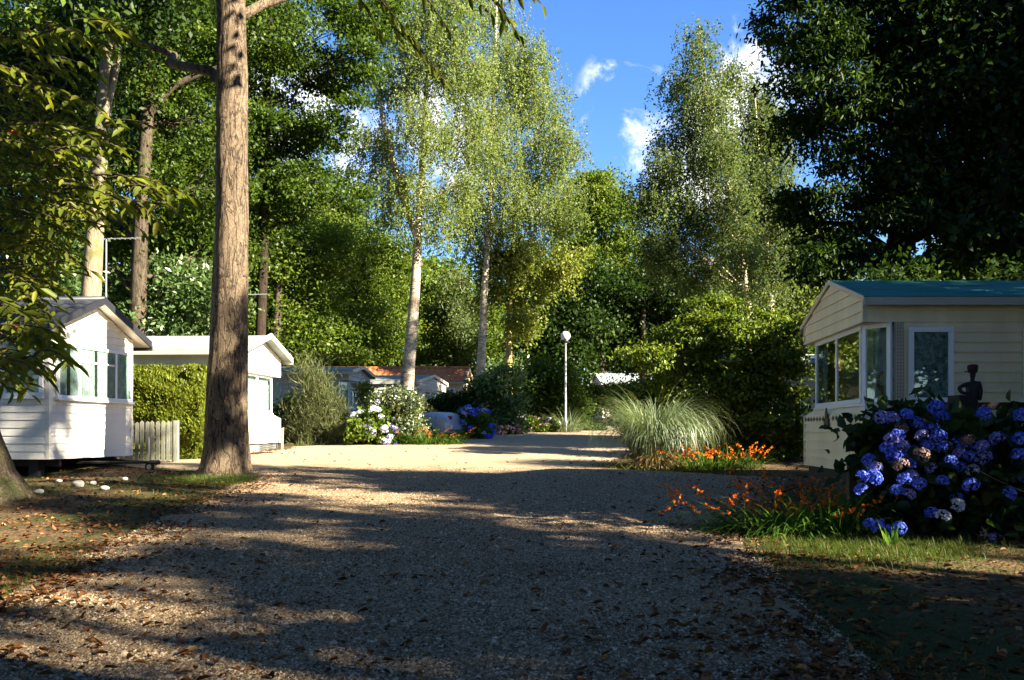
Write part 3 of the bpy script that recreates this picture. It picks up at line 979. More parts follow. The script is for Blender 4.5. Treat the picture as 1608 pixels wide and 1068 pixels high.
def tree(name, label, trunk, lobes, nc, nl, cr, L, W, leaf, bark, group=None, cat='tree', droop=.3, upb=.6, kind=0, flat=.6, hang=0.0,
         limbs=True, twigs=.5, sides=10, inner=.35, limb_r=.35, part='crown', leaders=(), base=None, rough=0.0, stem_name='trunk', strands=0):
    """trunk: [(pt, r)...] world; lobes array"""
    tp = np.array([p for p, _ in trunk], float)
    tr = np.array([r for _, r in trunk], float)
    b0 = base if base is not None else tp[0]
    root = empty(name, (b0[0], b0[1], float(gz(b0[0], b0[1]))), label, cat, group)
    n = max(8, len(tp) * 5)
    pts = resample(tp, n)
    d = np.r_[0, np.cumsum(np.linalg.norm(np.diff(tp, axis=0), axis=1))]
    rad = np.interp(np.linspace(0, d[-1], n), d, tr)
    tubes = []
    V, Fq = tube(pts, rad, sides)
    if rough:
        c = np.repeat(pts, sides, 0)
        a = np.tile(np.arange(sides), n)
        zz = np.repeat(np.linspace(0, d[-1], n), sides)
        f = 1 + rough * (np.sin(a * 2 * np.pi / sides * 3 + zz * .9) * .5 + np.sin(a * 2 * np.pi / sides * 7 + np.sin(zz * 2) * 2) * .3 + rng.normal(0, .35, len(V)))
        V = c + (V - c) * f[:, None]
    tubes.append((V, Fq))
    paths = [(pts, rad)]
    for ld in leaders:
        lp_ = resample(np.array([p for p, _ in ld], float), 14)
        lr = np.interp(np.linspace(0, 1, 14), np.linspace(0, 1, len(ld)), [r for _, r in ld])
        tubes.append(tube(lp_, lr, sides))
        paths.append((lp_, lr))
    C, out, k = clumps(lobes, nc, inner)
    AP = np.concatenate([p for p, _ in paths])
    AR = np.concatenate([r for _, r in paths])
    if limbs:
        for q, lb in enumerate(lobes):
            c = lb[:3]
            hd = np.hypot(AP[:, 0] - c[0], AP[:, 1] - c[1])
            cost = hd + 1.2 * np.abs(AP[:, 2] - (c[2] - .55 * hd))
            a = int(np.argmin(cost))
            if hd[a] < .4:
                st, r0 = AP[a], AR[a] * .5
            else:
                st, r0 = AP[a], AR[a] * limb_r * rng.uniform(.8, 1.2)
            mid = (st + c) / 2 + np.array([0, 0, .12 * np.linalg.norm(c - st)]) + rng.normal(0, .06, 3) * np.linalg.norm(c - st)
            bp = bez(st, mid, c, 8)
            bp[1:-1] += rng.normal(0, .03, (6, 3)) * np.linalg.norm(c - st)
            tubes.append(tube(bp, np.linspace(r0, max(.012, r0 * .3), 8), 6))
            sel = np.where(k == q)[0]
            sel = sel[rng.random(len(sel)) < twigs]
            for s_ in sel:
                j = rng.integers(3, 8)
                m_ = (bp[j] + C[s_]) / 2 + rng.normal(0, .1, 3) * lb[3] * .5 + np.array([0, 0, .1 * lb[5]])
                tubes.append(tube(bez(bp[j], m_, C[s_], 5), np.linspace(max(.010, r0 * .22), .005, 5), 4))
    Vt, Ft = cat_tubes(tubes)
    np_mesh(stem_name, Vt, Ft, BARK[bark], root, smooth_=True)
    V, Fs, r = leaves_for(C, out, nl, cr, L, W, droop, upb, kind, flat, hang, strands=strands)
    np_mesh(part, V, Fs, LEAF[leaf], root, rnd=r)
    return root


def tk(Y, pts, r0, r1, ground=True):
    """trunk from photo pixels at depth Y"""
    out = []
    for i, (px, py) in enumerate(pts):
        t = i / max(1, len(pts) - 1)
        out.append((np.array(P(px, py, Y)), r0 + (r1 - r0) * t ** .8))
    if ground:
        p = out[0][0].copy()
        zg = float(gz(p[0], p[1]))
        if p[2] > zg + .2:
            out.insert(0, (np.array((p[0], p[1], zg - .15)), r0 * 1.25))
        else:
            p[2] = zg - .15
            out[0] = (p, r0)
    return out


def dup(root, loc, rz, sc, label=None, group=None):
    r = root.copy()
    col.objects.link(r)
    r.location = loc
    r.rotation_euler = (0, 0, rz)
    r.scale = (sc, sc, sc) if not isinstance(sc, tuple) else sc
    if label:
        r['label'] = label
    if group:
        r['group'] = group
    for ch in list(root.children):
        c = ch.copy()
        col.objects.link(c)
        c.parent = r
    return r


# ---- the big trunk left of the road
ztop = 21.0
tz = np.r_[.55, .8, 1.2, 2.0, 3.5, 6, 9, 12, 15, 18, ztop]
tcx = -5.88 + np.array([0, 0, .01, .03, .08, .12, .14, .1, .2, .25, .3])
trr = np.array([.62, .52, .455, .42, .375, .325, .30, .26, .2, .13, .05])
lob = np.array([(-5.9 + dx, 18.4 + dy, z, r, r, r * .7) for dx, dy, z, r in
                ((0, 0, 20, 2.2), (1.8, .5, 17.5, 2.3), (-2.2, .6, 17, 2.4), (.3, 2.2, 16, 2.2), (-.4, -2.2, 17, 2.1), (2.9, 1, 14.5, 2.0), (-3.2, 0, 14, 2.1), (-2.2, 2.8, 13, 1.9),
                 (3.4, 3.2, 12.4, 1.5), (-4.4, 2.6, 11.5, 1.6))])
tree('tall_tree', 'tall straight tree with ridged brown bark on the grass verge left of the gravel',
     [(np.array((x, 18.3, z)), r) for x, z, r in zip(tcx, tz, trr)], lob, 150, 90, .75, .17, .10, 'oak', 'big', sides=56, rough=.05, twigs=.4)

# ---- sweet chestnut at the left edge: mossy flared base and long leaved sprays hanging into the picture
def spray(A, B, nleaf, L, sag=.25, r=.012):
    pts = bez(A, (np.asarray(A) + np.asarray(B)) / 2 + np.array([0, 0, sag]), B, 9)
    t = np.linspace(.18, 1, nleaf)
    idx = t * 8
    i0 = np.clip(idx.astype(int), 0, 7)
    base_ = pts[i0] + (pts[i0 + 1] - pts[i0]) * (idx - i0)[:, None]
    T = unit(pts[i0 + 1] - pts[i0])
    side = unit(np.cross(T, UP)) * np.where(np.arange(nleaf) % 2, 1, -1)[:, None]
    D = unit(T * .55 + side * .85 + UP * rng.uniform(-.75, .05, (nleaf, 1)) + rng.normal(0, .18, (nleaf, 3)))
    N = unit(UP + rng.normal(0, .35, (nleaf, 3)))
    l = L * rng.uniform(.7, 1.2, nleaf)
    return (pts, r), (base_, D, N, l)


def spray_tree(name, label, trunk, limbs_, sprays, leaf, bark, L=.19, wr=.32, base=None, sides=14, group=None, cat='tree', stem_name='trunk'):
    tp = np.array([p for p, _ in trunk], float)
    b0 = base if base is not None else tp[0]
    root = empty(name, (b0[0], b0[1], float(gz(b0[0], b0[1]))), label, cat, group)
    pts = resample(tp, 26)
    d = np.r_[0, np.cumsum(np.linalg.norm(np.diff(tp, axis=0), axis=1))]
    rad = np.interp(np.linspace(0, d[-1], 26), d, [r for _, r in trunk])
    V, Fq = tube(pts, rad, sides)
    tubes = [(V, Fq)]
    for lb in limbs_:
        q = resample([p for p, _ in lb], 14)
        tubes.append(tube(q, np.interp(np.linspace(0, 1, 14), np.linspace(0, 1, len(lb)), [r for _, r in lb]), 7))
    Bs, Ds, Ns, Ls = [], [], [], []
    for (A, B_, nlf, sag) in sprays:
        (p, r), (b_, D, N, l) = spray(A, B_, nlf, L * (.78 if A[0] > -2.5 else 1.0), sag)
        tubes.append(tube(p, np.linspace(r, .003, len(p)), 5))
        Bs.append(b_); Ds.append(D); Ns.append(N); Ls.append(l)
    Vt, Ft = cat_tubes(tubes)
    np_mesh(stem_name, Vt, Ft, BARK[bark], root, smooth_=True)
    B_, D, N, l = (np.concatenate(q) for q in (Bs, Ds, Ns, Ls))
    V, Fs, k = leaf_mesh(B_, D, N, l, l * wr, 1)
    np_mesh('crown', V, Fs, LEAF[leaf], root, rnd=np.repeat(np.where(rng.random(len(l)) < .004, 1.0, np.clip(rng.normal(.5, .22, len(l)), 0, .97)), k))
    return root


sp = []
for (px, py, rx, ry, Y, n) in ((40, 110, 80, 90, 9.5, 34), (105, 225, 95, 65, 9, 40), (130, 315, 80, 50, 9, 24), (50, 330, 80, 80, 10, 44), (30, 440, 45, 50, 9.5, 24),
                               (25, 515, 40, 35, 8.6, 20), (60, 560, 36, 24, 8.2, 12), (230, 320, 50, 30, 8.8, 10), (110, 60, 90, 50, 9, 12), (15, 590, 24, 30, 8.4, 5),
                               (20, 200, 60, 120, 11, 34), (70, 390, 60, 50, 11, 22)):
    for _ in range(n):
        cpx, cpy = rng.normal(px, rx * .55), rng.normal(py, ry * .5)
        yy = Y + rng.uniform(-1.2, 1.4)
        A = np.array(P(cpx - rng.uniform(20, 70), cpy - rng.uniform(0, 22), yy + rng.uniform(-.2, .4)))
        B_ = np.array(P(cpx + rng.uniform(5, 45), cpy + rng.uniform(-5, 25), yy - rng.uniform(0, .5)))
        sp.append((A, B_, int(rng.integers(7, 12)), .10))
ctr = [(np.array(p), r) for p, r in (((-8.35, 14.1, .3), .85), ((-8.4, 14.1, .7), .62), ((-8.55, 14.1, 1.2), .50), ((-8.8, 14.1, 2.2), .43), ((-9.0, 14, 4.5), .38), ((-9.1, 13.8, 8), .32), ((-9, 13.5, 12), .2), ((-8.8, 13.3, 15), .08))]
clb = [[(np.array((-9.0, 14, 4.0)), .14), (np.array((-8.0, 12, 5.5)), .09), (np.array((-6.6, 9.6, 5.3)), .04), (np.array((-5.2, 8.8, 4.4)), .012)],
       [(np.array((-9.0, 14, 3.2)), .12), (np.array((-7.6, 11, 3.6)), .07), (np.array((-5.6, 8.8, 3.0)), .02), (np.array((-4.6, 8.3, 2.4)), .01)],
       [(np.array((-9.1, 13.8, 5.6)), .15), (np.array((-8.1, 11, 7.0)), .09), (np.array((-6.2, 9.4, 6.4)), .04), (np.array((-4.9, 8.6, 5.4)), .012)],
       [(np.array((-9.1, 13.8, 7)), .15), (np.array((-6.5, 11.6, 8.6)), .10), (np.array((-3.2, 9.2, 8.3)), .06), (np.array((-.8, 8.2, 6.6)), .02)]]
# the sprays at the top middle of the picture hang from the same tree's longest limb
for (a, b_, Y, n) in (((560, -40), (690, 115), 8.0, 15), ((590, -30), (640, 90), 8.2, 12), ((640, -40), (712, 60), 8.3, 11), ((735, -40), (815, 55), 7.8, 13), ((760, -20), (850, 5), 7.8, 9),
                      ((780, -30), (795, 50), 7.9, 9), ((540, -40), (600, 60), 8.4, 10), ((690, -30), (770, 20), 8.0, 9), ((615, 40), (700, 130), 8.0, 10)):
    sp.append((np.array(P(*a, Y)), np.array(P(*b_, Y)), n, .06))
spray_tree('chestnut_tree', 'sweet chestnut with a mossy flared base and long leaves hanging at the left edge', ctr, clb, sp, 'chestnut', 'moss', L=.172)

# ---- dark wood on the left: pale trunk, thin trunk, oaks
tree('oak_tree', 'tree with a pale blotched trunk rising behind the dark tiled roof', tk(24, [(138, 640), (142, 475), (148, 380), (155, 260), (165, 150), (172, 20), (178, -120)], .30, .14),
     lobes_px(25, ((60, 60, 110, 80), (170, 30, 110, 70), (30, 180, 90, 80), (60, 300, 70, 60), (250, -40, 110, 80), (110, 140, 70, 50), (20, 400, 60, 60, 1.5), (70, 430, 50, 40, 2))),
     190, 130, .75, .16, .09, 'dark', 'pale', leaders=([(np.array(P(160, 200, 24)), .12), (np.array(P(185, 90, 24)), .10), (np.array(P(190, -60, 24)), .08)],), limb_r=.28)
tree('oak_tree', 'oak with a thin crooked trunk between the pale blotched trunk and the tall ridged one',
     tk(28, [(216, 560), (218, 430), (222, 330), (228, 240), (235, 120), (240, 0), (245, -150)], .27, .15),
     lobes_px(28.5, ((210, 110, 90, 70), (300, 60, 110, 80), (290, 190, 110, 60), (200, 260, 80, 50), (320, 290, 90, 60), (260, 340, 70, 40), (400, 40, 90, 70), (120, 320, 50, 50, 1.0), (250, 400, 70, 40, 1.5), (330, 400, 60, 40, 1.5), (130, 400, 60, 60, 1.5))),
     400, 150, .58, .12, .072, 'oak', 'brown', limb_r=.5, flat=.4, upb=.9,
     leaders=([(np.array(P(225, 190, 28)), .13), (np.array(P(270, 135, 28)), .11), (np.array(P(345, 105, 28)), .07)],))
tree('oak_tree', 'leafy oak whose boughs reach right across the sky behind the tall ridged trunk',
     tk(31, [(405, 650), (410, 500), (415, 380), (415, 250), (420, 100), (425, -60)], .2, .12),
     lobes_px(31, ((420, 120, 60, 50), (470, 90, 50, 40), (520, 120, 45, 40), (440, 220, 70, 60), (500, 200, 55, 40), (545, 170, 38, 30), (410, 320, 70, 60), (480, 290, 60, 50), (380, 200, 60, 60), (555, 90, 40, 50), (570, 30, 60, 40), (510, 20, 60, 30), (430, 20, 45, 20), (360, 380, 60, 50), (550, 300, 30, 30))),
     430, 150, .5, .12, .072, 'oak', 'dark', limb_r=.35, flat=.4, upb=.9)
tree('leafy_tree', 'dark broad tree filling the deep shade behind the pale blotched trunk', tk(36, [(70, 640), (70, 420), (75, 200)], .3, .15),
     lobes_px(36, ((40, 60, 90, 80), (130, 130, 80, 70), (20, 220, 80, 80), (120, 280, 70, 70), (50, 360, 80, 70), (150, 380, 60, 50), (150, 30, 80, 60), (200, 200, 60, 60), (-40, 140, 80, 90))),
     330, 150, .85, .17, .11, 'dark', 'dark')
tree('leafy_tree', 'dark tree closing the gap between the thin crooked oak and the tall ridged trunk', tk(38, [(300, 640), (300, 420), (300, 200)], .3, .15),
     lobes_px(38, ((270, 40, 70, 60), (330, 100, 70, 60), (260, 150, 60, 60), (320, 220, 70, 60), (250, 260, 60, 60), (330, 330, 70, 60), (270, 380, 60, 50), (360, 20, 60, 50))),
     300, 150, .85, .16, .10, 'oak', 'dark')
# mid distance trees left of the birch
tree('leafy_tree', 'rounded mid green tree behind the white mobile home and its aerial',
     tk(37, [(430, 650), (435, 500), (440, 420)], .25, .1), lobes_px(38, ((430, 420, 80, 60), (500, 400, 60, 55), (420, 500, 80, 60), (480, 490, 60, 60), (370, 470, 60, 50), (530, 540, 50, 40), (440, 560, 70, 30))),
     380, 130, .62, .14, .09, 'mid', 'brown', flat=.42, upb=.9)
tree('leafy_tree', 'light green tree filling the gap left of the leaning birch trunk',
     tk(50, [(575, 650), (578, 520), (580, 430)], .25, .1), lobes_px(50, ((560, 400, 60, 60), (600, 430, 55, 70), (540, 460, 50, 60), (590, 520, 70, 50), (530, 350, 40, 40), (620, 380, 40, 50), (560, 570, 60, 30))),
     360, 130, .68, .15, .095, 'mid', 'brown', flat=.42, upb=.9)
tree('conifer_tree', 'feathery golden green conifer standing right of the leaning birch trunk',
     tk(53, [(692, 640), (692, 560), (692, 470)], .2, .04), lobes_px(53, ((692, 490, 22, 25), (690, 520, 34, 24), (695, 550, 44, 24), (690, 580, 52, 24), (700, 600, 50, 20), (665, 570, 24, 24))),
     150, 110, .7, .34, .07, 'conifer', 'brown', droop=.9, upb=.5, flat=.4)
tree('birch_tree', 'small pale weeping birch behind the conifer', tk(52, [(722, 640), (722, 520), (722, 430)], .15, .04),
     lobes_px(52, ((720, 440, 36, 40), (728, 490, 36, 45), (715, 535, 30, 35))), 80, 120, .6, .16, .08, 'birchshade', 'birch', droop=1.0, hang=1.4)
tree('leafy_tree', 'sunlit broad tree far behind the silver car and terracotta roof', tk(60, [(640, 650), (640, 520), (640, 430)], .3, .12),
     lobes_px(60, ((600, 450, 60, 45), (660, 440, 60, 45), (720, 470, 55, 45), (620, 520, 70, 45), (700, 530, 70, 45), (760, 520, 55, 45), (650, 580, 80, 36), (770, 580, 60, 40), (560, 560, 60, 40))),
     380, 130, 1.0, .2, .13, 'mid', 'brown', upb=.9, flat=.42)
tree('leafy_tree', 'sunlit tall tree far behind the boughs of the leafy oak', tk(58, [(470, 650), (470, 480), (470, 340)], .3, .12),
     lobes_px(58, ((420, 330, 60, 50), (480, 310, 60, 50), (530, 360, 55, 50), (400, 400, 70, 50), (470, 400, 70, 50), (550, 430, 55, 50), (360, 350, 55, 50), (500, 470, 60, 40), (330, 420, 60, 50))),
     380, 130, 1.0, .2, .13, 'mid', 'brown', upb=.9, flat=.42)
# laurels behind the hedge
tree('laurel_bush', 'glossy pale green laurel bush rising behind the hedge and the white mobile home', tk(29, [(250, 690), (252, 560), (255, 520)], .1, .05),
     lobes_px(29.5, ((200, 460, 50, 40), (255, 440, 50, 35), (310, 450, 45, 40), (230, 510, 60, 40), (300, 510, 60, 40), (175, 520, 40, 40), (340, 480, 40, 40))),
     170, 110, .55, .17, .075, 'laurel', 'brown', cat='bush', part='foliage', stem_name='stem')
tree('laurel_bush', 'glossy laurel bush left of the pale trunk above the dark tiled roof', tk(25.5, [(85, 640), (85, 480), (85, 430)], .1, .05),
     lobes_px(26, ((60, 400, 45, 40), (95, 430, 36, 30), (40, 450, 40, 30), (80, 370, 40, 30))), 80, 100, .5, .19, .075, 'laurel', 'brown', cat='bush', part='foliage', stem_name='stem')
# ---- big birch
tree('birch_tree', 'tall leaning birch with a forked creamy trunk rising over the variegated bush',
     tk(36, [(638, 612), (643, 560), (650, 480), (655, 400), (657, 352), (663, 270), (668, 170), (672, 60), (676, -60)], .30, .05),
     lobes_px(36, ((665, 40, 62, 60), (615, 120, 50, 50), (720, 100, 60, 70), (590, 220, 52, 45), (670, 190, 60, 60), (735, 210, 50, 60), (560, 270, 26, 40), (640, 290, 45, 45), (720, 300, 45, 50), (600, 320, 40, 26), (690, 340, 45, 40), (655, 110, 50, 40), (700, -10, 70, 50), (625, 20, 50, 50), (610, 270, 35, 35))),
     640, 130, .42, .085, .06, 'birch', 'birch', strands=7, droop=.9, hang=1.2, upb=.3, flat=.6, twigs=.6, limb_r=.45, inner=.25,
     leaders=([(np.array(P(655, 372, 36)), .17), (np.array(P(640, 330, 36)), .15), (np.array(P(622, 270, 36)), .12), (np.array(P(603, 200, 36)), .09), (np.array(P(588, 110, 36)), .04)],))
tree('birch_tree', 'straight birch with a grey trunk just right of the conifer, tall weeping crown above it',
     tk(42, [(754, 605), (757, 540), (761, 450), (768, 350), (774, 200), (778, 70), (780, -20)], .24, .05),
     lobes_px(42, ((770, 10, 55, 50), (790, 110, 70, 60), (840, 170, 60, 70), (770, 200, 60, 60), (860, 250, 52, 60), (800, 280, 70, 60), (845, 330, 70, 50), (770, 360, 50, 60), (890, 210, 28, 50), (820, 70, 45, 40), (830, 110, 50, 50), (740, 320, 40, 50), (885, 310, 36, 40))),
     640, 140, .5, .09, .065, 'birch', 'birch', strands=7, droop=1.0, hang=1.6, upb=.3, twigs=.5, inner=.25)
tree('yellow_lit_birch', 'birch with yellowish green lower boughs and trunk, sunlight yellow put into their colour', tk(44, [(799, 605), (799, 540), (801, 470), (806, 390), (812, 320)], .2, .08),
     lobes_px(44, ((785, 420, 45, 35), (840, 405, 48, 35), (895, 400, 32, 26), (765, 465, 28, 36), (825, 455, 40, 30), (800, 390, 40, 30), (870, 430, 30, 20), (815, 500, 30, 24))),
     150, 100, .6, .15, .10, 'yellow', 'ylwlit', droop=.6, hang=.6, upb=.5)  # yellow sunlight on this birch put into leaf and bark colours
# ---- far round crown and dark trees behind the lamp
tree('leafy_tree', 'far round topped yellow green tree below the open sky', tk(62, [(945, 640), (945, 500), (945, 380)], .4, .15),
     lobes_px(62, ((925, 310, 48, 45), (960, 350, 50, 50), (900, 360, 50, 50), (985, 400, 45, 45), (930, 410, 70, 50), (1010, 440, 40, 40), (940, 285, 26, 20))),
     380, 140, .8, .18, .115, 'mid', 'brown', upb=.9, flat=.42)
tree('leafy_tree', 'dark leafy tree right behind the lamp globe', tk(50, [(893, 660), (893, 560), (893, 470)], .3, .12),
     lobes_px(50, ((890, 470, 55, 45), (850, 510, 45, 45), (920, 510, 50, 45), (880, 560, 60, 40), (945, 450, 45, 40), (840, 560, 40, 40), (860, 440, 30, 30))),
     220, 120, .85, .2, .13, 'dark', 'dark')
tree('leafy_tree', 'dark green tree standing over the far white mobile home', tk(50, [(1010, 660), (1010, 560), (1010, 470)], .3, .12),
     lobes_px(51, ((985, 470, 50, 45), (1040, 450, 50, 50), (960, 520, 45, 40), (1020, 520, 60, 45), (1070, 490, 50, 50), (1000, 560, 60, 24))),
     210, 120, .85, .2, .13, 'dark', 'dark')
# ---- birches right of the sky gap
tree('birch_tree', 'tall dusky birch with a spire top and white forked base, behind the hazel', tk(34, [(1180, 620), (1178, 505), (1172, 455), (1162, 380), (1140, 280), (1112, 160), (1098, 40)], .17, .025),
     lobes_px(34, ((1095, 45, 24, 30), (1098, 90, 34, 36), (1062, 125, 34, 30), (1110, 150, 46, 45), (1145, 110, 24, 34), (1070, 210, 48, 50), (1120, 230, 50, 55), (1045, 260, 34, 40), (1025, 310, 36, 36), (1070, 320, 52, 50), (1120, 330, 52, 50), (1010, 300, 22, 26), (1050, 390, 45, 40), (1110, 410, 52, 45), (1040, 370, 34, 30), (1150, 300, 34, 40, -1.6), (1165, 370, 34, 40, -1.6), (1130, 220, 30, 36, -1.4), (1180, 430, 30, 26, -1.5))),
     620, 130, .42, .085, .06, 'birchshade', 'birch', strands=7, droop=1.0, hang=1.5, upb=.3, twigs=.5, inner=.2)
tree('birch_tree', 'shorter olive toned birch close beside the spire topped one', tk(36, [(1215, 620), (1212, 500), (1205, 400), (1195, 280), (1185, 150)], .18, .03),
     lobes_px(36, ((1180, 140, 30, 30), (1195, 185, 40, 40), (1165, 230, 40, 45), (1205, 260, 45, 50), (1225, 190, 26, 40), (1180, 330, 52, 50), (1230, 340, 45, 50), (1160, 400, 48, 45), (1215, 410, 48, 40))),
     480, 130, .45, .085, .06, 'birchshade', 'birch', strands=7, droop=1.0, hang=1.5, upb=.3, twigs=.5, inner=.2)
# ---- dark chestnut on the right, its trunk behind the green roof
tree('chestnut_tree', 'dark spreading chestnut with a black trunk rising behind the green roofed mobile home',
     tk(24.5, [(1412, 700), (1410, 430), (1415, 300), (1420, 200), (1425, 60), (1430, -120)], .36, .2),
     lobes_px(24.5, ((1230, 45, 48, 40), (1290, 60, 60, 50), (1370, 40, 80, 60), (1470, 60, 90, 70), (1570, 50, 80, 70), (1265, 130, 52, 40), (1330, 150, 70, 55), (1420, 170, 80, 60), (1520, 170, 80, 70), (1610, 170, 60, 80),
                   (1260, 205, 45, 40), (1330, 235, 60, 45), (1420, 260, 70, 50), (1500, 280, 80, 55), (1590, 280, 70, 60), (1300, 300, 55, 45), (1370, 330, 60, 40), (1480, 350, 80, 45), (1580, 370, 70, 45), (1290, 370, 50, 36), (1290, 410, 50, 34), (1345, 395, 50, 34), (1250, 330, 40, 36), (1400, 340, 50, 40), (1450, -60, 140, 70), (1300, -30, 80, 50))),
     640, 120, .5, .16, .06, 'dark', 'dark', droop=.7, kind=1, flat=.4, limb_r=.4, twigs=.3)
tree('leafy_tree', 'second dark tree crowding the right edge behind the green roof', tk(23.5, [(1570, 700), (1570, 430), (1575, 250), (1580, 0)], .3, .15),
     lobes_px(24, ((1500, 120, 80, 70), (1600, 120, 80, 80), (1640, 250, 70, 80), (1540, 240, 70, 60), (1450, 300, 60, 50), (1600, 350, 70, 60), (1530, 370, 70, 40), (1560, 20, 90, 60), (1420, 110, 60, 60))),
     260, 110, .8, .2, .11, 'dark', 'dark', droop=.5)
tree('leafy_tree', 'pale olive tree seen between the birches and the dark chestnut', tk(48, [(1262, 640), (1262, 520), (1262, 420)], .25, .1),
     lobes_px(48, ((1250, 380, 45, 45), (1290, 350, 36, 36), (1240, 440, 55, 40), (1290, 430, 45, 50), (1210, 470, 50, 40), (1265, 490, 60, 40))),
     170, 110, .8, .18, .12, 'birch', 'brown')
tree('leafy_tree', 'sunlit shrubby tree peeping over the ridge of the green roof', tk(27, [(1500, 690), (1500, 520), (1500, 450)], .15, .08),
     lobes_px(27, ((1450, 420, 36, 26), (1500, 425, 45, 26), (1560, 428, 45, 24), (1600, 410, 30, 26), (1430, 440, 30, 24), (1540, 450, 70, 24))),
     120, 100, .5, .14, .08, 'mid', 'brown')
# ---- hazel mass between the road and the right-hand home
tree('hazel_bush', 'big spreading hazel bush between the pampas clump and the green roofed home',
     tk(22.5, [(1150, 740), (1148, 680), (1145, 600)], .14, .06),
     lobes_px(23, ((1110, 520, 52, 30), (1060, 535, 45, 26), (1020, 560, 30, 22), (1160, 520, 45, 32), (1200, 550, 45, 34), (1110, 570, 60, 34), (1170, 590, 60, 40), (1230, 600, 40, 40), (1100, 620, 52, 40), (1150, 650, 60, 40), (1210, 660, 55, 40), (1235, 560, 24, 30), (1130, 695, 45, 26), (1180, 705, 50, 24), (1060, 600, 36, 30), (1085, 660, 40, 30), (1195, 510, 30, 24), (1090, 486, 13, 16), (1125, 478, 12, 18), (1160, 488, 14, 16), (1045, 515, 14, 16), (1000, 545, 16, 12), (985, 560, 14, 10), (1235, 525, 15, 20), (1210, 700, 36, 30), (1240, 660, 24, 30), (1240, 700, 22, 30))),
     520, 110, .34, .09, .065, 'hazel', 'brown', cat='bush', kind=1, part='foliage', upb=1.2, flat=.3, inner=.3, stem_name='stem',
     leaders=([(np.array(P(1150, 735, 22.5)), .07), (np.array(P(1110, 660, 22.5)), .05), (np.array(P(1070, 570, 22.7)), .02)], [(np.array(P(1155, 735, 22.5)), .07), (np.array(P(1195, 640, 22.5)), .05), (np.array(P(1215, 560, 22.7)), .02)]))

# ---- far wood that closes the view, one mass
wl = []
for px in range(-700, 2400, 62):
    top = np.interp(px, [-300, 0, 300, 560, 640, 860, 960, 1080, 1300, 1700, 2000], [200, 250, 300, 360, 380, 400, 400, 430, 380, 330, 250]) + rng.uniform(-25, 25)
    Y = rng.uniform(70, 84)
    yy_ = top + 45
    while yy_ < 660:
        wl.append((px + rng.uniform(-30, 30), yy_, 52, 48, Y - 76))
        yy_ += 60
wl = [tuple(q) for q in lobes_px(76, wl)]
for px in range(-500, 2200, 70):
    for py in range(470, 660, 45):
        wl.append((*P(px + rng.uniform(-30, 30), py, 92), 4.4, 3.0, 3.2))
for q in range(150):                                # unseen ring of wood added round both sides and behind to cut sky light
    an = math.radians(rng.uniform(140, 395))
    R = rng.uniform(42, 60)
    zt = rng.uniform(0, 1)
    wl.append((R * math.cos(an), 8 + R * math.sin(an), 2 + 12 * zt, 5.5, 5.5, 4.2))
wl = np.array(wl)
nfront = len(wl) - 150
Ca, oa, _ = clumps(wl[:nfront], 6000, .2)
Cb, ob, _ = clumps(wl[nfront:], 2000, .3)
V, Fs, r = leaves_for(np.r_[Ca, Cb], np.r_[oa, ob], 44, 1.5, .44, .3, .3, .6, 0, .7)
o = np_mesh('distant_woods', V, Fs, LEAF['oak'], None, rnd=r)
tag(o, 'distant green wood closing the view behind all the homes, unseen ring added round the viewpoint', 'wood', None, 'stuff')

# ---- trees beside and behind the viewpoint that shade the road
def maple(seed, label, loc, H=16.0, z0_=.26, ww=4.3, off=(0, 0), nc=250):
    r_ = np.random.default_rng(seed)
    lob = []
    for z in np.linspace(z0_, .95, 9):
        w = ww * math.sin(math.pi * ((z - z0_) / (1 - z0_) * .75 + .2)) ** .8 * H / 16
        for a in range(4 if z < .85 else 2):
            an = r_.uniform(0, 6.28)
            rr = w * r_.uniform(.3, .75)
            s = r_.uniform(1.1, 1.75) * H / 16
            lob.append((loc[0] + off[0] + rr * math.cos(an), loc[1] + off[1] + rr * math.sin(an), z * H, s, s, s * .75))
    z0 = float(gz(loc[0], loc[1]))
    return tree('shade_tree', label, [(np.array((loc[0], loc[1], z0 - .1)), .42), (np.array((loc[0] + .1, loc[1], 5)), .3), (np.array((loc[0], loc[1], H * .6)), .2), (np.array((loc[0], loc[1], H * .95)), .04)],
                np.array(lob), nc, 75, .6, .24, .17, 'dark', 'dark', group='trees shading the road from behind the viewpoint', twigs=.25)


SHLAB = 'unseen broad leafy tree standing off to the side of the road or behind the viewpoint'
pa = maple(11, SHLAB, (20.5, 5.3), 14.4, nc=195)
pb = maple(12, SHLAB, (20.5, -6.5), 17.5, nc=225)
SHADE = [(0, 23.5, 6.0, .95), (1, 25.0, 9.8, .66), (1, 28.0, 1.0, 1.05), (0, 29.0, -10.0, 1.1),
         (0, 16.5, -1.9, .78), (0, 31, 13, 1.15), (1, 9.0, 3.3, (.45, .45, .34)), (1, 15.5, -11, 1.0)]  # squashed low copy added to darken the right verge
for q, (kk, x, y, s) in enumerate(SHADE):
    dup((pa, pb)[kk], (x, y, float(gz(x, y))), q * 1.7, s, SHLAB)

pc = maple(13, SHLAB, (-6.5, 3.0), 21.0, .5, 5.2)  # unseen high crowns added overhead to cut sky light on the road
for q, (x, y, s) in enumerate(((-4.0, -5.0, 1.0), (.5, -9.5, 1.0), (-12.0, 9.5, .95), (-11, -2, 1.1), (-4, -14, 1.1), (22.0, 21.5, (.62, .62, 1.0)), (27, 18.6, (.62, .62, 1.1)),
                               (11.7, 8.8, (.42, .42, .71)), (18.7, .3, (.5, .5, 1.25)), (-1.5, 1.5, .85), (9, -9, 1.0), (-17, 14, 1.0))):  # narrow copies added to keep sun off chestnut, tall trunk and road
    dup(pc, (x, y, float(gz(x, y))), q * 2.1, s, SHLAB)

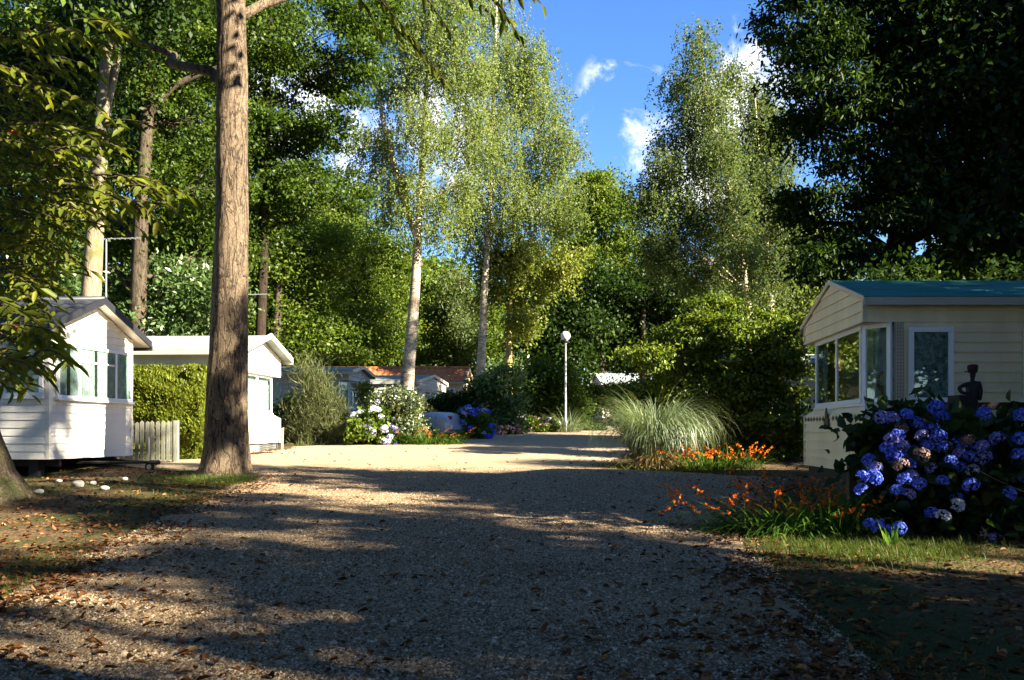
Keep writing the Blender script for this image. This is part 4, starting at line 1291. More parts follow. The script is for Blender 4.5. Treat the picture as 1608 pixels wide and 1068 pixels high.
pd_ = maple(14, SHLAB, (-6.8, 4.5), 19.5, .58, 4.6, (6.6, 4.5))  # unseen overhanging crowns added to darken the road
for q, (x, y, rz) in enumerate(((7.2, -.5, math.radians(88)), (-9.5, -2.5, 0.0), (-2.5, -6.0, math.radians(35)))):
    dup(pd_, (x, y, float(gz(x, y))), rz, 1.0, SHLAB)

pe = maple(15, SHLAB, (24.0, -5.2), 17.5, .3, 3.2, nc=125)  # unseen sparse trees added to break up a shaft of sun
pf = maple(16, SHLAB, (17.0, 22.3), 18.5, .25, 3.0, nc=430)  # unseen dense tree added to keep sun off the right chestnut
for q, (x, y, s) in enumerate(((27.0, -8, 1.1), (31.0, -10.0, 1.15))):
    dup(pe, (x, y, float(gz(x, y))), q * 1.3 + .4, s, SHLAB)

dup(pf, (10.0, 8.95, float(gz(10.0, 8.95))), 1.1, (.75, .75, .42), SHLAB)  # unseen low copy added to keep sun off the hydrangea
# ------------------------------------------------------------------ hedge, shrubs, flowers
def shrub(name, label, Y, base_px, items, nc, nl, cr, L, W, leaf, stem='brown', cat='bush', **kw):
    x = P(base_px, 678, Y)[0]
    z = float(gz(x, Y))
    lb = lobes_px(Y, items, kw.pop('dy', .35))
    zc = lb[:, 2].mean()
    return tree(name, label, [(np.array((x, Y, z - .05)), .05), (np.array((x + .03, Y, z + (zc - z) * .6)), .04), (np.array((x, Y, zc)), .02)], lb, nc, nl, cr, L, W, leaf, stem,
                cat=cat, part='foliage', sides=6, stem_name='stem', **kw)


# clipped conifer hedge: box of small upright sprays, bitten away at the lower left
hz0, hx0, hx1, hy0, hy1, hh = float(gz(-9, 23)), -13.5, -7.72, 22.2, 23.55, 2.36
root = empty('conifer_hedge', ((hx0 + hx1) / 2, (hy0 + hy1) / 2, hz0), 'clipped yellow green conifer hedge between the tiled home and the white home', 'hedge')
n = 84000
face = rng.random(n)
u, v = rng.random(n), rng.random(n)
px_ = np.where(face < .5, hx0 + (hx1 - hx0) * u, np.where(face < .72, hx1, hx0 + (hx1 - hx0) * u))
py_ = np.where(face < .5, hy0, hy0 + (hy1 - hy0) * u)
py_ = np.where(face >= .72, hy0 + (hy1 - hy0) * rng.random(n), py_)
pz_ = np.where(face < .72, v * hh, hh)
nn = np.where((face < .5)[:, None], [[0, -1, 0]], np.where((face < .72)[:, None], [[1, 0, 0]], [[0, 0, 1]])).astype(float)
wob = .10 * np.sin(px_ * 2.3 + pz_ * 1.7) + .08 * np.sin(py_ * 3 + pz_ * 2.9) + .06 * np.sin(px_ * 5.1 - pz_ * 4) + .05 * np.sin(pz_ * 7 + px_ * 2)
rnd_c = np.clip(np.minimum(hh - pz_, 0.25) / .25, 0, 1)
pos = np.stack([px_, py_, pz_], 1) + nn * (wob - .10 - .10 * (1 - rnd_c))[:, None] - nn * rng.exponential(.05, n)[:, None]
keep = ~((pos[:, 2] < .75 + .3 * np.sin(pos[:, 0] * 3)) & (pos[:, 0] < -9.2) & (face < .5) & (rng.random(n) < .8))
pos[:, 2] += hz0
pos, nn = pos[keep], nn[keep]
n = len(pos)
D = unit(nn * .55 + UP * .9 + rng.normal(0, .4, (n, 3)))
N = unit(nn + rng.normal(0, .6, (n, 3)))
ls = rng.uniform(.6, 1.4, n)
V, Fs, k = leaf_mesh(pos, D, N, .095 * ls, .036 * ls, 0)
np_mesh('foliage', V, Fs, LEAF['hedge'], root, rnd=np.clip(rng.normal(.5, .25, n), 0, 1))
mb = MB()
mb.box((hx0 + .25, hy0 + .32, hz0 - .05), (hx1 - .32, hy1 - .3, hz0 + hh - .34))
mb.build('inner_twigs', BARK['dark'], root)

shrub('broom_bush', 'wispy olive broom bush with brownish twigs right of the white mobile home', 29.5, 497, ((470, 655, 22, 40), (500, 640, 26, 50), (525, 660, 22, 40), (488, 600, 20, 34), (490, 690, 40, 16), (530, 690, 20, 16)),
      120, 150, .33, .20, .016, 'broom', upb=.2, droop=-1.3, hang=0, flat=1.4, twigs=.8, inner=.1)
shrub('evergreen_bush', 'rounded variegated evergreen bush with cream edged leaves in front of the silver car', 29.2, 628, ((605, 640, 26, 24), (640, 640, 24, 26), (625, 665, 34, 30), (650, 675, 20, 26), (600, 670, 24, 26), (625, 622, 24, 12)),
      190, 120, .28, .085, .055, 'varieg', upb=.7, inner=.5)
shrub('golden_shrub', 'narrow yellow leaved shrub against the corner of the grey cream home', 31.5, 576, ((574, 615, 8, 14), (578, 640, 8, 16), (573, 660, 9, 16)), 40, 70, .2, .11, .07, 'yellow', inner=.3)
shrub('rhododendron_bush', 'loose sunlit rhododendron bush left of the lamp post', 36.5, 775, ((755, 610, 24, 22), (785, 600, 24, 26), (770, 640, 34, 26), (800, 640, 22, 26), (795, 668, 24, 14), (740, 640, 18, 24), (800, 590, 14, 16)),
      150, 90, .4, .17, .065, 'laurel', upb=.8, inner=.3)
shrub('rhododendron_bush', 'small rhododendron showing over the dull red roof', 47.0, 785, ((778, 580, 20, 10), (800, 578, 14, 12)), 30, 80, .4, .18, .07, 'laurel')
shrub('evergreen_bush', 'dense dark green bush directly behind the lamp post', 41.0, 860, ((840, 610, 30, 30), (875, 605, 34, 32), (860, 640, 44, 26), (895, 640, 24, 26), (848, 580, 24, 16), (880, 662, 30, 14)),
      180, 110, .45, .13, .085, 'oak', inner=.4)
shrub('clipped_hedge', 'dark hedge closing the far end of the gravel road', 52.0, 950, ((905, 625, 24, 20), (940, 622, 30, 18), (980, 620, 32, 20), (1010, 625, 26, 24), (905, 650, 26, 20), (1005, 652, 34, 22), (975, 640, 26, 12), (935, 635, 24, 12)),
      240, 110, .5, .13, .09, 'oak', cat='hedge', inner=.4, upb=.8)
shrub('evergreen_bush', 'leafy green shrub between the dark hedge and the pampas clump', 33.0, 1000, ((985, 625, 24, 18), (1015, 615, 26, 20), (1040, 630, 28, 26), (985, 650, 30, 20), (1030, 660, 30, 20)),
      150, 100, .38, .11, .075, 'hazel', inner=.4)
shrub('evergreen_bush', 'dark low bush in front of the tiled terracotta home', 36.0, 712, ((690, 632, 24, 12), (720, 630, 26, 14), (705, 650, 36, 16)), 80, 100, .32, .11, .07, 'dark', inner=.4)
shrub('evergreen_bush', 'dark leaved bush between the white home and the broom bush', 31.0, 455, ((450, 660, 18, 24), (462, 640, 16, 18), (448, 685, 18, 14)), 70, 90, .28, .10, .06, 'hydr', inner=.4)


def clump_plant(name, label, cat, x, y, n, L, W, spread, el=(55, 88), bend=(.8, 2.0), leaf='crocos', r0=.18, segs=5, group=None, dead=0, deadleaf='straw', z=None, lean=(0, 0), pw=1.3):
    z = float(gz(x, y)) if z is None else z
    root = empty(name, (x, y, z), label, cat, group)
    a = rng.uniform(0, 2 * np.pi, n)
    rr = r0 * np.sqrt(rng.random(n))
    e = np.radians(rng.uniform(*el, n))
    a2 = a + rng.normal(0, .5, n)
    B = np.stack([x + rr * np.cos(a) * spread[0], y + rr * np.sin(a) * spread[1], np.full(n, z - .02)], 1)
    D = np.stack([np.cos(e) * np.cos(a2) + lean[0], np.cos(e) * np.sin(a2) + lean[1], np.sin(e)], 1)
    l = L * rng.uniform(.55, 1.1, n)
    V, Fs, k = blade_mesh(B, D, l, W * rng.uniform(.7, 1.2, n), rng.uniform(*bend, n), segs, pw)
    np_mesh('leaf_tuft', V, Fs, LEAF[leaf], root, rnd=np.repeat(np.clip(rng.normal(.55, .22, n), 0, 1), k))
    if dead:
        a = rng.uniform(0, 2 * np.pi, dead)
        e = np.radians(rng.uniform(20, 80, dead))
        B = np.stack([x + .8 * r0 * np.cos(a) * spread[0] * rng.random(dead) ** .5, y + .8 * r0 * np.sin(a) * spread[1] * rng.random(dead) ** .5, np.full(dead, z)], 1)
        D = np.stack([np.cos(e) * np.cos(a), np.cos(e) * np.sin(a), np.sin(e)], 1)
        V, Fs, k = blade_mesh(B, D, L * .5 * rng.uniform(.4, 1.1, dead), W, rng.uniform(1.0, 2.6, dead), 4)
        np_mesh('dry_leaf_tuft', V, Fs, LEAF[deadleaf], root, rnd=np.repeat(rng.random(dead), k))
    return root


clump_plant('pampas_clump', 'big arching clump of grey green pampas leaves at the road edge', 'ornamental grass', 3.15, 19.9, 1700, 2.35, .022, (.8, .7), el=(68, 90), bend=(1.4, 3.3), leaf='pampas', r0=.48, segs=10, dead=800, pw=2.1)
clump_plant('ornamental_grass', 'pale arching grass clump round the foot of the lamp post', 'ornamental grass', 2.35, 38.4, 420, 1.5, .022, (1.3, .8), el=(45, 88), bend=(.8, 2.2), leaf='pampas', r0=.45, segs=6)
clump_plant('leafy_clump', 'bright green ferny clump right of the lamp post by the road bend', 'fern', 3.55, 40.5, 300, .9, .05, (1.8, .8), el=(30, 80), bend=(.8, 2.0), leaf='crocos', r0=.4, segs=4)


def florets(n, r, size, seed):
    r_ = np.random.default_rng(seed)
    d = unit(r_.normal(size=(n, 3)))
    d[:, 2] = np.where(d[:, 2] < -.55, -d[:, 2], d[:, 2])
    C = d * (r * r_.uniform(.82, 1.08, (n, 1))) * np.array([1, 1, .82])
    Vs, Fs = [], []
    t = unit(np.cross(d, UP + r_.normal(0, .2, (n, 3))))
    b = np.cross(d, t)
    sz = size * r_.uniform(.75, 1.25, (n, 1))
    for q in range(4):
        a = q * np.pi / 2 + .3
        D = t * np.cos(a) + b * np.sin(a) + d * .25
        V, F_, _ = leaf_mesh(C, D, d + r_.normal(0, .15, (n, 3)), sz[:, 0] * .62, sz[:, 0] * .6, 0)
        Fs.append(F_[0] + len(np.concatenate(Vs)) if Vs else F_[0])
        Vs.append(V)
    return np.concatenate(Vs), [np.concatenate(Fs)], np.tile(np.clip(r_.normal(.5, .25, n), 0, 1), 4)


HEADS = {}


def head_mesh(colr, n, r, size):
    key = (colr, n, r, size)
    if key not in HEADS:
        V, Fs, rn = florets(n, r, size, len(HEADS) + 5)
        o = np_mesh('flower_head', V, Fs, LEAF[colr], None, rnd=rn)
        HEADS[key] = o.data
        bpy.data.objects.remove(o)
    return HEADS[key]


def add_head(root, p, colr, sc=1.0, n=120, r=.088, size=.027):
    o = bpy.data.objects.new('flower_head', head_mesh(colr, n, r, size))
    col.objects.link(o)
    o.parent = root
    o.location = Vector(p) - root.location
    o.scale = (sc, sc, sc)
    o.rotation_euler = (rng.uniform(-.6, .6), rng.uniform(-.6, .6), rng.uniform(0, 6))
    return o


# ---- the big blue hydrangea, heads placed where they stand in it
HY = 10.3
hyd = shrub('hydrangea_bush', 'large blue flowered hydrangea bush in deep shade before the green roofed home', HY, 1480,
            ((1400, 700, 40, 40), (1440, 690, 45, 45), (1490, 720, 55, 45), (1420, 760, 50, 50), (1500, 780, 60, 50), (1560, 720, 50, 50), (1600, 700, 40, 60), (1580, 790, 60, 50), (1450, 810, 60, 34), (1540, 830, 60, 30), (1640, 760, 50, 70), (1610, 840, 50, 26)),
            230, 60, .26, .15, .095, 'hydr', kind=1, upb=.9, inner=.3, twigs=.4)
hp = [(1424, 650, 'blue'), (1399, 658, 'lilac'), (1384, 655, 'lilac'), (1477, 657, 'blue'), (1440, 665, 'blue'), (1463, 672, 'blue'), (1416, 672, 'dry'), (1410, 684, 'blue'), (1448, 684, 'lilac'), (1400, 690, 'lilac'), (1474, 687, 'blue'),
      (1364, 722, 'blue'), (1374, 735, 'lilac'), (1395, 704, 'blue'), (1418, 700, 'lilac'), (1404, 717, 'blue'), (1480, 702, 'blue'), (1456, 700, 'blue'), (1430, 708, 'blue'), (1447, 714, 'dry'), (1420, 716, 'blue'), (1430, 728, 'blue'), (1415, 730, 'dry'),
      (1501, 697, 'blue'), (1520, 692, 'dry'), (1516, 704, 'blue'), (1506, 712, 'lilac'), (1521, 716, 'blue'), (1540, 702, 'blue'), (1543, 700, 'lilac'), (1543, 718, 'lilac'), (1493, 723, 'blue'), (1506, 733, 'blue'), (1527, 738, 'pale'), (1524, 762, 'blue'),
      (1566, 689, 'lilac'), (1421, 752, 'blue'), (1432, 748, 'lilac'), (1444, 760, 'blue'), (1409, 770, 'blue'), (1428, 776, 'lilac'), (1355, 748, 'blue'), (1372, 750, 'blue'), (1352, 768, 'blue'),
      (1502, 782, 'blue'), (1504, 793, 'pale'), (1463, 806, 'blue'), (1481, 810, 'pale'), (1365, 822, 'blue'), (1379, 826, 'blue'), (1395, 832, 'blue'), (1412, 830, 'blue'), (1541, 838, 'pink'), (1560, 844, 'lilac'), (1565, 858, 'dry'),
      (1604, 690, 'blue'), (1602, 715, 'blue'), (1603, 732, 'blue'), (1600, 752, 'blue'), (1545, 650, 'blue'), (1605, 652, 'blue'), (1480, 755, 'blue'), (1462, 735, 'lilac'), (1585, 775, 'blue'), (1620, 770, 'blue'), (1470, 640, 'blue')]
for (px, py, c_) in hp:
    add_head(hyd, P(px, py, HY - .68 + rng.uniform(-.2, .14)), c_, rng.uniform(.75, 1.08))
# leaves sticking out on top of it, lone leafy shoots beside
for (name, lab, Y, base_, items, nc, cl, nh, rad, hy_) in (
        ('hydrangea_bush', 'pale blue and white hydrangea bush beside the broom bush', 28.6, 578, ((565, 675, 18, 20), (590, 660, 20, 22), (600, 685, 18, 18), (570, 693, 18, 10)), 60, ('pale', 'pale', 'blue', 'pale', 'lilac'), 34, .10, .35),
        ('hydrangea_bush', 'deep blue hydrangea bush at the rear of the silver car', 32.6, 745, ((730, 655, 14, 12), (750, 660, 20, 14), (742, 678, 24, 14), (760, 675, 12, 12)), 55, ('blue', 'blue', 'pale', 'blue'), 26, .11, .4),
        ('hydrangea_bush', 'low pink hydrangea bush at the foot of the dark bush left of the lamp', 38.4, 848, ((838, 668, 16, 9), (860, 670, 14, 9), (848, 675, 22, 8)), 40, ('pink', 'pink', 'pale', 'pink'), 34, .11, .4)):
    h_ = shrub(name, lab, Y, base_, items, nc, 60, .2, .13, .09, 'mid', kind=1, upb=.9, inner=.4)
    lb = lobes_px(Y, items, .1)
    for _ in range(nh):
        q = lb[rng.integers(len(lb))]
        d = unit(rng.normal(size=3) + np.array([.3, -.7, .5]))
        add_head(h_, q[:3] + d * q[3:6] * 1.3, cl[rng.integers(len(cl))], rng.uniform(.9, 1.4), n=40, r=rad, size=.05)
# small lilac and cream flowers further along
h_ = shrub('hydrangea_bush', 'small rusty pink hydrangea beside the rhododendron', 36.2, 795, ((790, 675, 12, 8), (812, 675, 8, 7)), 20, 50, .2, .12, .08, 'mid', kind=1)
for _ in range(10):
    add_head(h_, np.array(P(rng.uniform(778, 818), rng.uniform(668, 681), 35.7)), ('pink', 'dry')[rng.integers(2)], 1.1, n=40, r=.1, size=.05)


# ---- montbretia clumps with orange sprays
def sprays(root, x, y, n, L, spread, lean=(0, 0), dirs=None):
    me = None
    for i in range(n):
        a = rng.uniform(0, 2 * np.pi) if dirs is None else rng.uniform(*dirs)
        e = math.radians(rng.uniform(35, 75))
        l = L * rng.uniform(.7, 1.15)
        b0 = np.array((x + spread[0] * rng.normal() * .4, y + spread[1] * rng.normal() * .4, float(gz(x, y))))
        d = np.array((math.cos(e) * math.cos(a) + lean[0], math.cos(e) * math.sin(a) + lean[1], math.sin(e)))
        pts = bez(b0, b0 + d * l * .6, b0 + d * l * .85 + np.array((math.cos(a) * l * .22, math.sin(a) * l * .22, -l * .08)), 8)
        tubes = [tube(pts, np.linspace(.005, .0025, 8), 4)]
        V, Fs = cat_tubes(tubes)
        m = 6
        t = np.linspace(.55, 1, m)
        C = np.stack([np.interp(t, np.linspace(0, 1, 8), pts[:, k]) for k in range(3)], 1) + rng.normal(0, .012, (m, 3))
        Vp, Fp = [V], [Fs[0]]
        nn_ = len(V)
        ridx = [np.zeros(len(Fs[0]), int)]
        for q in range(4):
            D = unit(rng.normal(size=(m, 3)) + np.array((math.cos(a), math.sin(a), .8)))
            v_, f_, _ = leaf_mesh(C, D, rng.normal(size=(m, 3)), .042, .024, 0)
            Fp.append(f_[0] + nn_)
            Vp.append(v_)
            nn_ += len(v_)
            ridx.append(np.ones(len(f_[0]), int))
        np_mesh('flower_spray', np.concatenate(Vp), [np.concatenate(Fp)], [LEAF['crocos'], LEAF['orange']], root, rnd=rng.random(sum(len(f) for f in Fp)), mat_idx=np.concatenate(ridx))


m1 = clump_plant('montbretia_clump', 'sunlit montbretia clump with orange flowers beside the pampas', 'flowering plant', 4.45, 19.3, 420, .75, .02, (2.6, .7), el=(35, 85), bend=(.7, 2.2), r0=.34, segs=5)
sprays(m1, 4.5, 19.1, 46, .72, (1.5, .5), lean=(0, -.25))
m2 = clump_plant('montbretia_clump', 'shaded montbretia clump with red orange flowers leaning over the gravel near the blue hydrangea', 'flowering plant', 3.3, 10.5, 800, .85, .022, (2.4, 1.2), el=(25, 85), bend=(.7, 2.2), r0=.36, segs=6, lean=(-.25, -.1))
sprays(m2, 3.25, 10.5, 40, .72, (1.4, .9), lean=(-.35, -.1))
m3 = clump_plant('montbretia_clump', 'thin montbretia clump behind the wooden post', 'flowering plant', 4.6, 12.1, 220, .7, .018, (2.4, 1.2), el=(30, 85), bend=(.7, 2.0), r0=.3, segs=5)
sprays(m3, 4.2, 12.2, 26, .7, (1.9, .8), lean=(-.2, -.1))
m4 = clump_plant('daylily_clump', 'dark green strappy clump with a few orange flowers beside the silver car', 'flowering plant', -2.55, 28.7, 500, .95, .035, (2.5, .7), el=(30, 85), bend=(.8, 2.2), r0=.36, segs=5)
sprays(m4, -2.6, 28.5, 12, .9, (1.6, .5))
clump_plant('leafy_clump', 'single pale leafed shoot standing in the sunlit grass patch', 'plant', 3.98, 9.35, 16, .34, .035, (1, 1), el=(60, 88), bend=(.2, 1.2), leaf='crocos', r0=.05)
clump_plant('leafy_clump', 'yellow green low tuft at the foot of the pampas', 'plant', 2.9, 19.1, 120, .35, .02, (2.5, .6), el=(20, 80), bend=(.5, 2.0), leaf='crocos', r0=.3)
clump_plant('leafy_clump', 'straggly green tuft at the foot of the broom bush', 'plant', -6.5, 28.6, 160, .4, .02, (2.5, .6), el=(20, 80), bend=(.5, 2.0), leaf='broom', r0=.35)

# ------------------------------------------------------------------ built things
# picket fence
x0, x1, fy = -9.55, -8.05, 21.2
zf = float(gz(-8.8, fy))
fr = empty('picket_fence', ((x0 + x1) / 2, fy, zf), 'short weathered grey green picket fence beside the tiled home', 'fence')
k = 13
for i in range(k):
    x = x0 + (x1 - x0) * i / (k - 1)
    m_ = MB()
    h = .98 + rng.uniform(-.02, .02)
    tl = rng.uniform(-.012, .012)
    V = [(x - .045, fy - .01, zf + .03), (x + .045, fy - .01, zf + .03), (x + .045 + tl, fy - .01, zf + h - .04), (x + tl, fy - .01, zf + h), (x - .045 + tl, fy - .01, zf + h - .04)]
    V += [(a, b_ + .02, c) for a, b_, c in V]
    m_.add(V, ((0, 1, 2, 3, 4), (9, 8, 7, 6, 5)) + tuple((i_, (i_ + 1) % 5, (i_ + 1) % 5 + 5, i_ + 5) for i_ in range(5)))
    m_.build('picket', M['fence'], fr)
for z in (.25, .72):
    m_ = MB()
    m_.box((x0 - .05, fy + .012, zf + z), (x1 + .05, fy + .05, zf + z + .07))
    m_.build('rail', M['fence'], fr)
for x in (x0 - .1, x1 + .06):
    m_ = MB()
    m_.box((x - .05, fy - .03, zf - .1), (x + .05, fy + .07, zf + 1.0))
    m_.build('fence_post', M['fence'], fr)

# lamp post
lx, ly = P(888, 680, 38.6)[0], 38.6
lz = float(gz(lx, ly))
lr = empty('lamp_post', (lx, ly, lz), 'slim grey lamp post with a white globe by the far bend of the road', 'street lamp')
m_ = MB()
m_.lathe([(.075, 0), (.075, .5), (.055, .55), (.045, 2.0), (.038, 3.85), (.06, 3.87), (.06, 3.95)], (lx, ly, lz), 14)
m_.build('post', M['post_paint'], lr, smooth_=True)
m_ = MB()
m_.lathe([(.02, 3.9), (.13, 3.92), (.15, 3.98), (.13, 4.03)], (lx, ly, lz), 18)
m_.build('collar', M['slate_trim'], lr, smooth_=True)
m_ = MB()
m_.lathe([(.21 * math.sin(a), 4.2 - .21 * math.cos(a)) for a in np.linspace(.35, math.pi, 14)], (lx, ly, lz), 24)
gm = paint('opal_globe', (.80, .82, .86), .25, .02, 2.0)
m_.build('globe', gm, lr, smooth_=True)

# silver saloon car, nose to the left, tail by the blue hydrangea
cr_ = empty('parked_car', (-4.1, 32.3, float(gz(-4, 32.3))), 'silver saloon car parked behind the bushes with its tail showing', 'car')
cz = cr_.location.z
cyaw = math.radians(14)
cu = Vector((math.cos(cyaw), -math.sin(cyaw) * 1.0, 0))         # towards the tail
cv = Vector((math.sin(cyaw), math.cos(cyaw), 0))
CO = Vector((-4.1, 32.3, cz))


def cp(x, y, z):
    return CO + cu * x + cv * y + Vector((0, 0, z))


body_prof = [(-2.2, .35, .62), (-2.15, .62, .70), (-1.9, .72, .78), (-1.1, .84, .82), (-.85, .88, .84), (1.15, .96, .84), (1.5, .99, .82), (2.0, .97, .80), (2.14, .90, .76), (2.18, .55, .72), (2.14, .30, .70)]
m_ = MB()
rows = []
for (x, z, w) in body_prof:
    rows.append([cp(x, -w, .28), cp(x, -w - .04, .5), cp(x, -w, max(.5, z - .12)), cp(x, -w + .07, z), cp(x, 0, z + .025), cp(x, w - .07, z), cp(x, w, max(.5, z - .12)), cp(x, w + .04, .5), cp(x, w, .28)])
V = [p for r_ in rows for p in r_]
Fc = [(i * 9 + j, i * 9 + j + 1, (i + 1) * 9 + j + 1, (i + 1) * 9 + j) for i in range(len(rows) - 1) for j in range(8)]
Fc += [tuple(range(9)), tuple(range((len(rows) - 1) * 9, len(rows) * 9))]
m_.add(V, Fc)
cab = [(-.95, .86, .74), (-.25, 1.36, .60), (.15, 1.42, .59), (.6, 1.40, .59), (1.5, .97, .70)]
R2 = [[cp(x, -w, z if i not in (0, 4) else z), cp(x, 0, z + .03), cp(x, w, z)] for i, (x, z, w) in enumerate(cab[1:4])]
V = [p for r_ in R2 for p in r_]
m_.add(V, [(i * 3 + j, i * 3 + j + 1, (i + 1) * 3 + j + 1, (i + 1) * 3 + j) for i in range(2) for j in range(2)])
bo = m_.build('body', M['silver'], cr_, smooth_=True, bevel=.03)
for (nm, pts) in (('windscreen', [(-.95, .87, .72), (-.25, 1.36, .59)]), ('rear_window', [(.6, 1.40, .585), (1.5, .985, .70)])):
    m_ = MB()
    (xa, za, wa), (xb, zb_, wb) = pts
    m_.quad(cp(xa, -wa, za), cp(xa, wa, za), cp(xb, wb, zb_), cp(xb, -wb, zb_))
    m_.build(nm, M['carglass'], cr_)
for s in (-1, 1):
    m_ = MB()
    m_.poly([cp(-.95, s * .75, .87), cp(1.5, s * .72, .97), cp(.6, s * .60, 1.39), cp(.15, s * .6, 1.41), cp(-.25, s * .605, 1.35)])
    m_.build('side_window', M['carglass'], cr_)
    m_ = MB()
    m_.obox(cp(2.13, s * .62, .76), cu, cv, (0, 0, 1), (-.12, .05), (-.13, .16), (-.03, .11))
    m_.build('tail_light', M['red'], cr_, bevel=.02)
    for x in (-1.35, 1.3):
        m_ = MB()
        c_ = cp(x, s * .76, .31)
        m_.tube([c_ - cv * .1, c_ + cv * .1], .31, 20)
        wh = m_.build('wheel', M['rubber'], cr_, bevel=.02)
        m_ = MB()
        m_.tube([c_ - cv * .108, c_ + cv * .108], .18, 14)
        m_.build('rim', M['alu'], wh)
m_ = MB()
m_.obox(cp(2.16, 0, .46), cu, cv, (0, 0, 1), (-.05, .08), (-.76, .76), (-.1, .09))
m_.build('bumper', M['silver'], cr_, bevel=.03)

# TV aerials
def aerial(px, py0, py1, Y, label, tip, z0=None):
    a, b_ = np.array(P(px, py0, Y)), np.array(P(px + 1, py1, Y))
    if z0 is not None:
        a[2] = z0
    r_ = empty('tv_aerial', tuple(a), label, 'aerial')
    m_ = MB()
    m_.tube([a, b_], .016, 6)
    m_.build('mast', M['alu'], r_)
    m_ = MB()
    e = np.array(P(tip, py1 - 1, Y))
    s = b_ + (b_ - e) * .15
    m_.tube([s, e], .012, 6)
    for t in np.linspace(.05, 1, 9):
        c_ = s + (e - s) * t
        m_.tube([c_ - np.array((0, .12, 0)), c_ + np.array((0, .12, 0))], .005, 5)
    m_.build('boom', M['alu'], r_)


aerial(166, 520, 375, 21.6, 'thin television aerial on a mast above the dark tiled roof', 226, float(gz(-9.8, 21.6)))
aerial(372, 520, 463, 27.6, 'television aerial behind the tall ridged trunk', 420, float(gz(-8.5, 27.6)))

# stakes with wire mesh in front of the white home
for nm, (px, Y, h) in (('stake', (407, 25.9, .42)), ('stake', (443, 26.9, .62))):
    x = P(px, 678, Y)[0]
    m_ = MB()
    z = float(gz(x, Y))
    m_.add([(x - .03, Y - .02, z - .05), (x + .03, Y - .02, z - .05), (x + .03, Y + .02, z - .05), (x - .03, Y + .02, z - .05), (x - .02, Y - .02, z + h), (x + .05, Y - .02, z + h + .03), (x + .05, Y + .02, z + h + .03), (x - .02, Y + .02, z + h)],
           ((0, 1, 5, 4), (1, 2, 6, 5), (2, 3, 7, 6), (3, 0, 4, 7), (4, 5, 6, 7)))
    tag(m_.build(nm, M['stake'], None), 'taller pale wooden stake at the corner of the white home' if px > 420 else 'short pale wooden stake before the white home', 'stake')
    bpy.context.view_layer.update()
sx0, sx1 = P(388, 678, 25)[0], P(441, 678, 26.8)[0]
wf = MB()
for z in np.linspace(.05, .34, 7):
    wf.tube([(sx0, 25.0, float(gz(sx0, 25)) + z), ((sx0 + sx1) / 2, 25.9, float(gz(sx0, 25.9)) + z - .01), (sx1, 26.8, float(gz(sx1, 26.8)) + z)], .006, 4)
for t in np.linspace(0, 1, 34):
    x, y = sx0 + (sx1 - sx0) * t, 25 + 1.8 * t
    z = float(gz(x, y))
    wf.tube([(x, y, z), (x, y, z + .34)], .004, 4)
tag(wf.build('wire_mesh', M['chassis'], None), 'low wire mesh strip along the foot of the white home', 'wire mesh')

# white stones at the left
for (px, py, s, lab) in ((93, 762, .16, 'pale stone nearest the mossy chestnut base'), (122, 768, .24, 'largest white stone in the row on the verge'), (146, 765, .13, 'small white stone between two bigger ones on the verge'), (163, 772, .18, 'white stone at the right end of the row on the verge'),
                         (60, 776, .17, 'greyish stone lying in the grass under the mossy chestnut base'), (196, 757, .12, 'small pale stone lying alone in the verge grass')):
    Y = 2240 / (py - 622)
    x = P(px, 678, Y)[0]
    bm = bmesh.new() if 'bmesh' in globals() else __import__('bmesh').new()
    __import__('bmesh').ops.create_icosphere(bm, subdivisions=3, radius=s * .38)
    for v_ in bm.verts:
        c_ = v_.co * 14
        f = 1 + .16 * math.sin(c_.x * 1.3 + px) * math.cos(c_.y * 1.1) + .1 * math.sin(c_.z * 2.3 + c_.x) + .05 * math.sin(c_.y * 5 + c_.z * 4)
        v_.co = Vector((v_.co.x * 1.25 * f, v_.co.y * f, v_.co.z * .68 * f))
    me = bpy.data.meshes.new('stone')
    bm.to_mesh(me)
    me.polygons.foreach_set("use_smooth", [True] * len(me.polygons))
    o = link('stone', me, None, [M['stone']])
    o.location = (x, Y, float(gz(x, Y)) + s * .15)
    o.rotation_euler = (0, 0, px)
    tag(o, lab, 'stone')

# wooden post and sagging chain
def post(x, y, h, w, label, mat='post'):
    z = float(gz(x, y))
    m_ = MB()
    m_.add([(x - w, y - w, z - .1), (x + w, y - w, z - .1), (x + w, y + w, z - .1), (x - w, y + w, z - .1), (x - w, y - w, z + h), (x + w, y - w, z + h), (x + w, y + w, z + h - .02), (x - w, y + w, z + h - .02)],
           ((0, 1, 5, 4), (1, 2, 6, 5), (2, 3, 7, 6), (3, 0, 4, 7), (4, 5, 6, 7)))
    return tag(m_.build('wooden_post', M[mat], None, bevel=.008), label, 'post')


post(4.15, 10.9, .876, .045, 'dark weathered wooden post between the orange flowers and the hydrangea')
post(5.2, 12.75, .62, .05, 'old timber post under the bay window corner of the green roofed home')
ch = MB()
ca, cb = np.array(P(1530, 735, 9.7)), np.array(P(1660, 790, 9.2))
pts = bez(ca, (ca + cb) / 2 + np.array((0, 0, -.06)), cb, 14)
ch.tube(pts, .0035, 5)
tag(ch.build('pale_cord', M['stake'], None), 'pale cord hanging across the dark hydrangea at the right edge', 'cord')
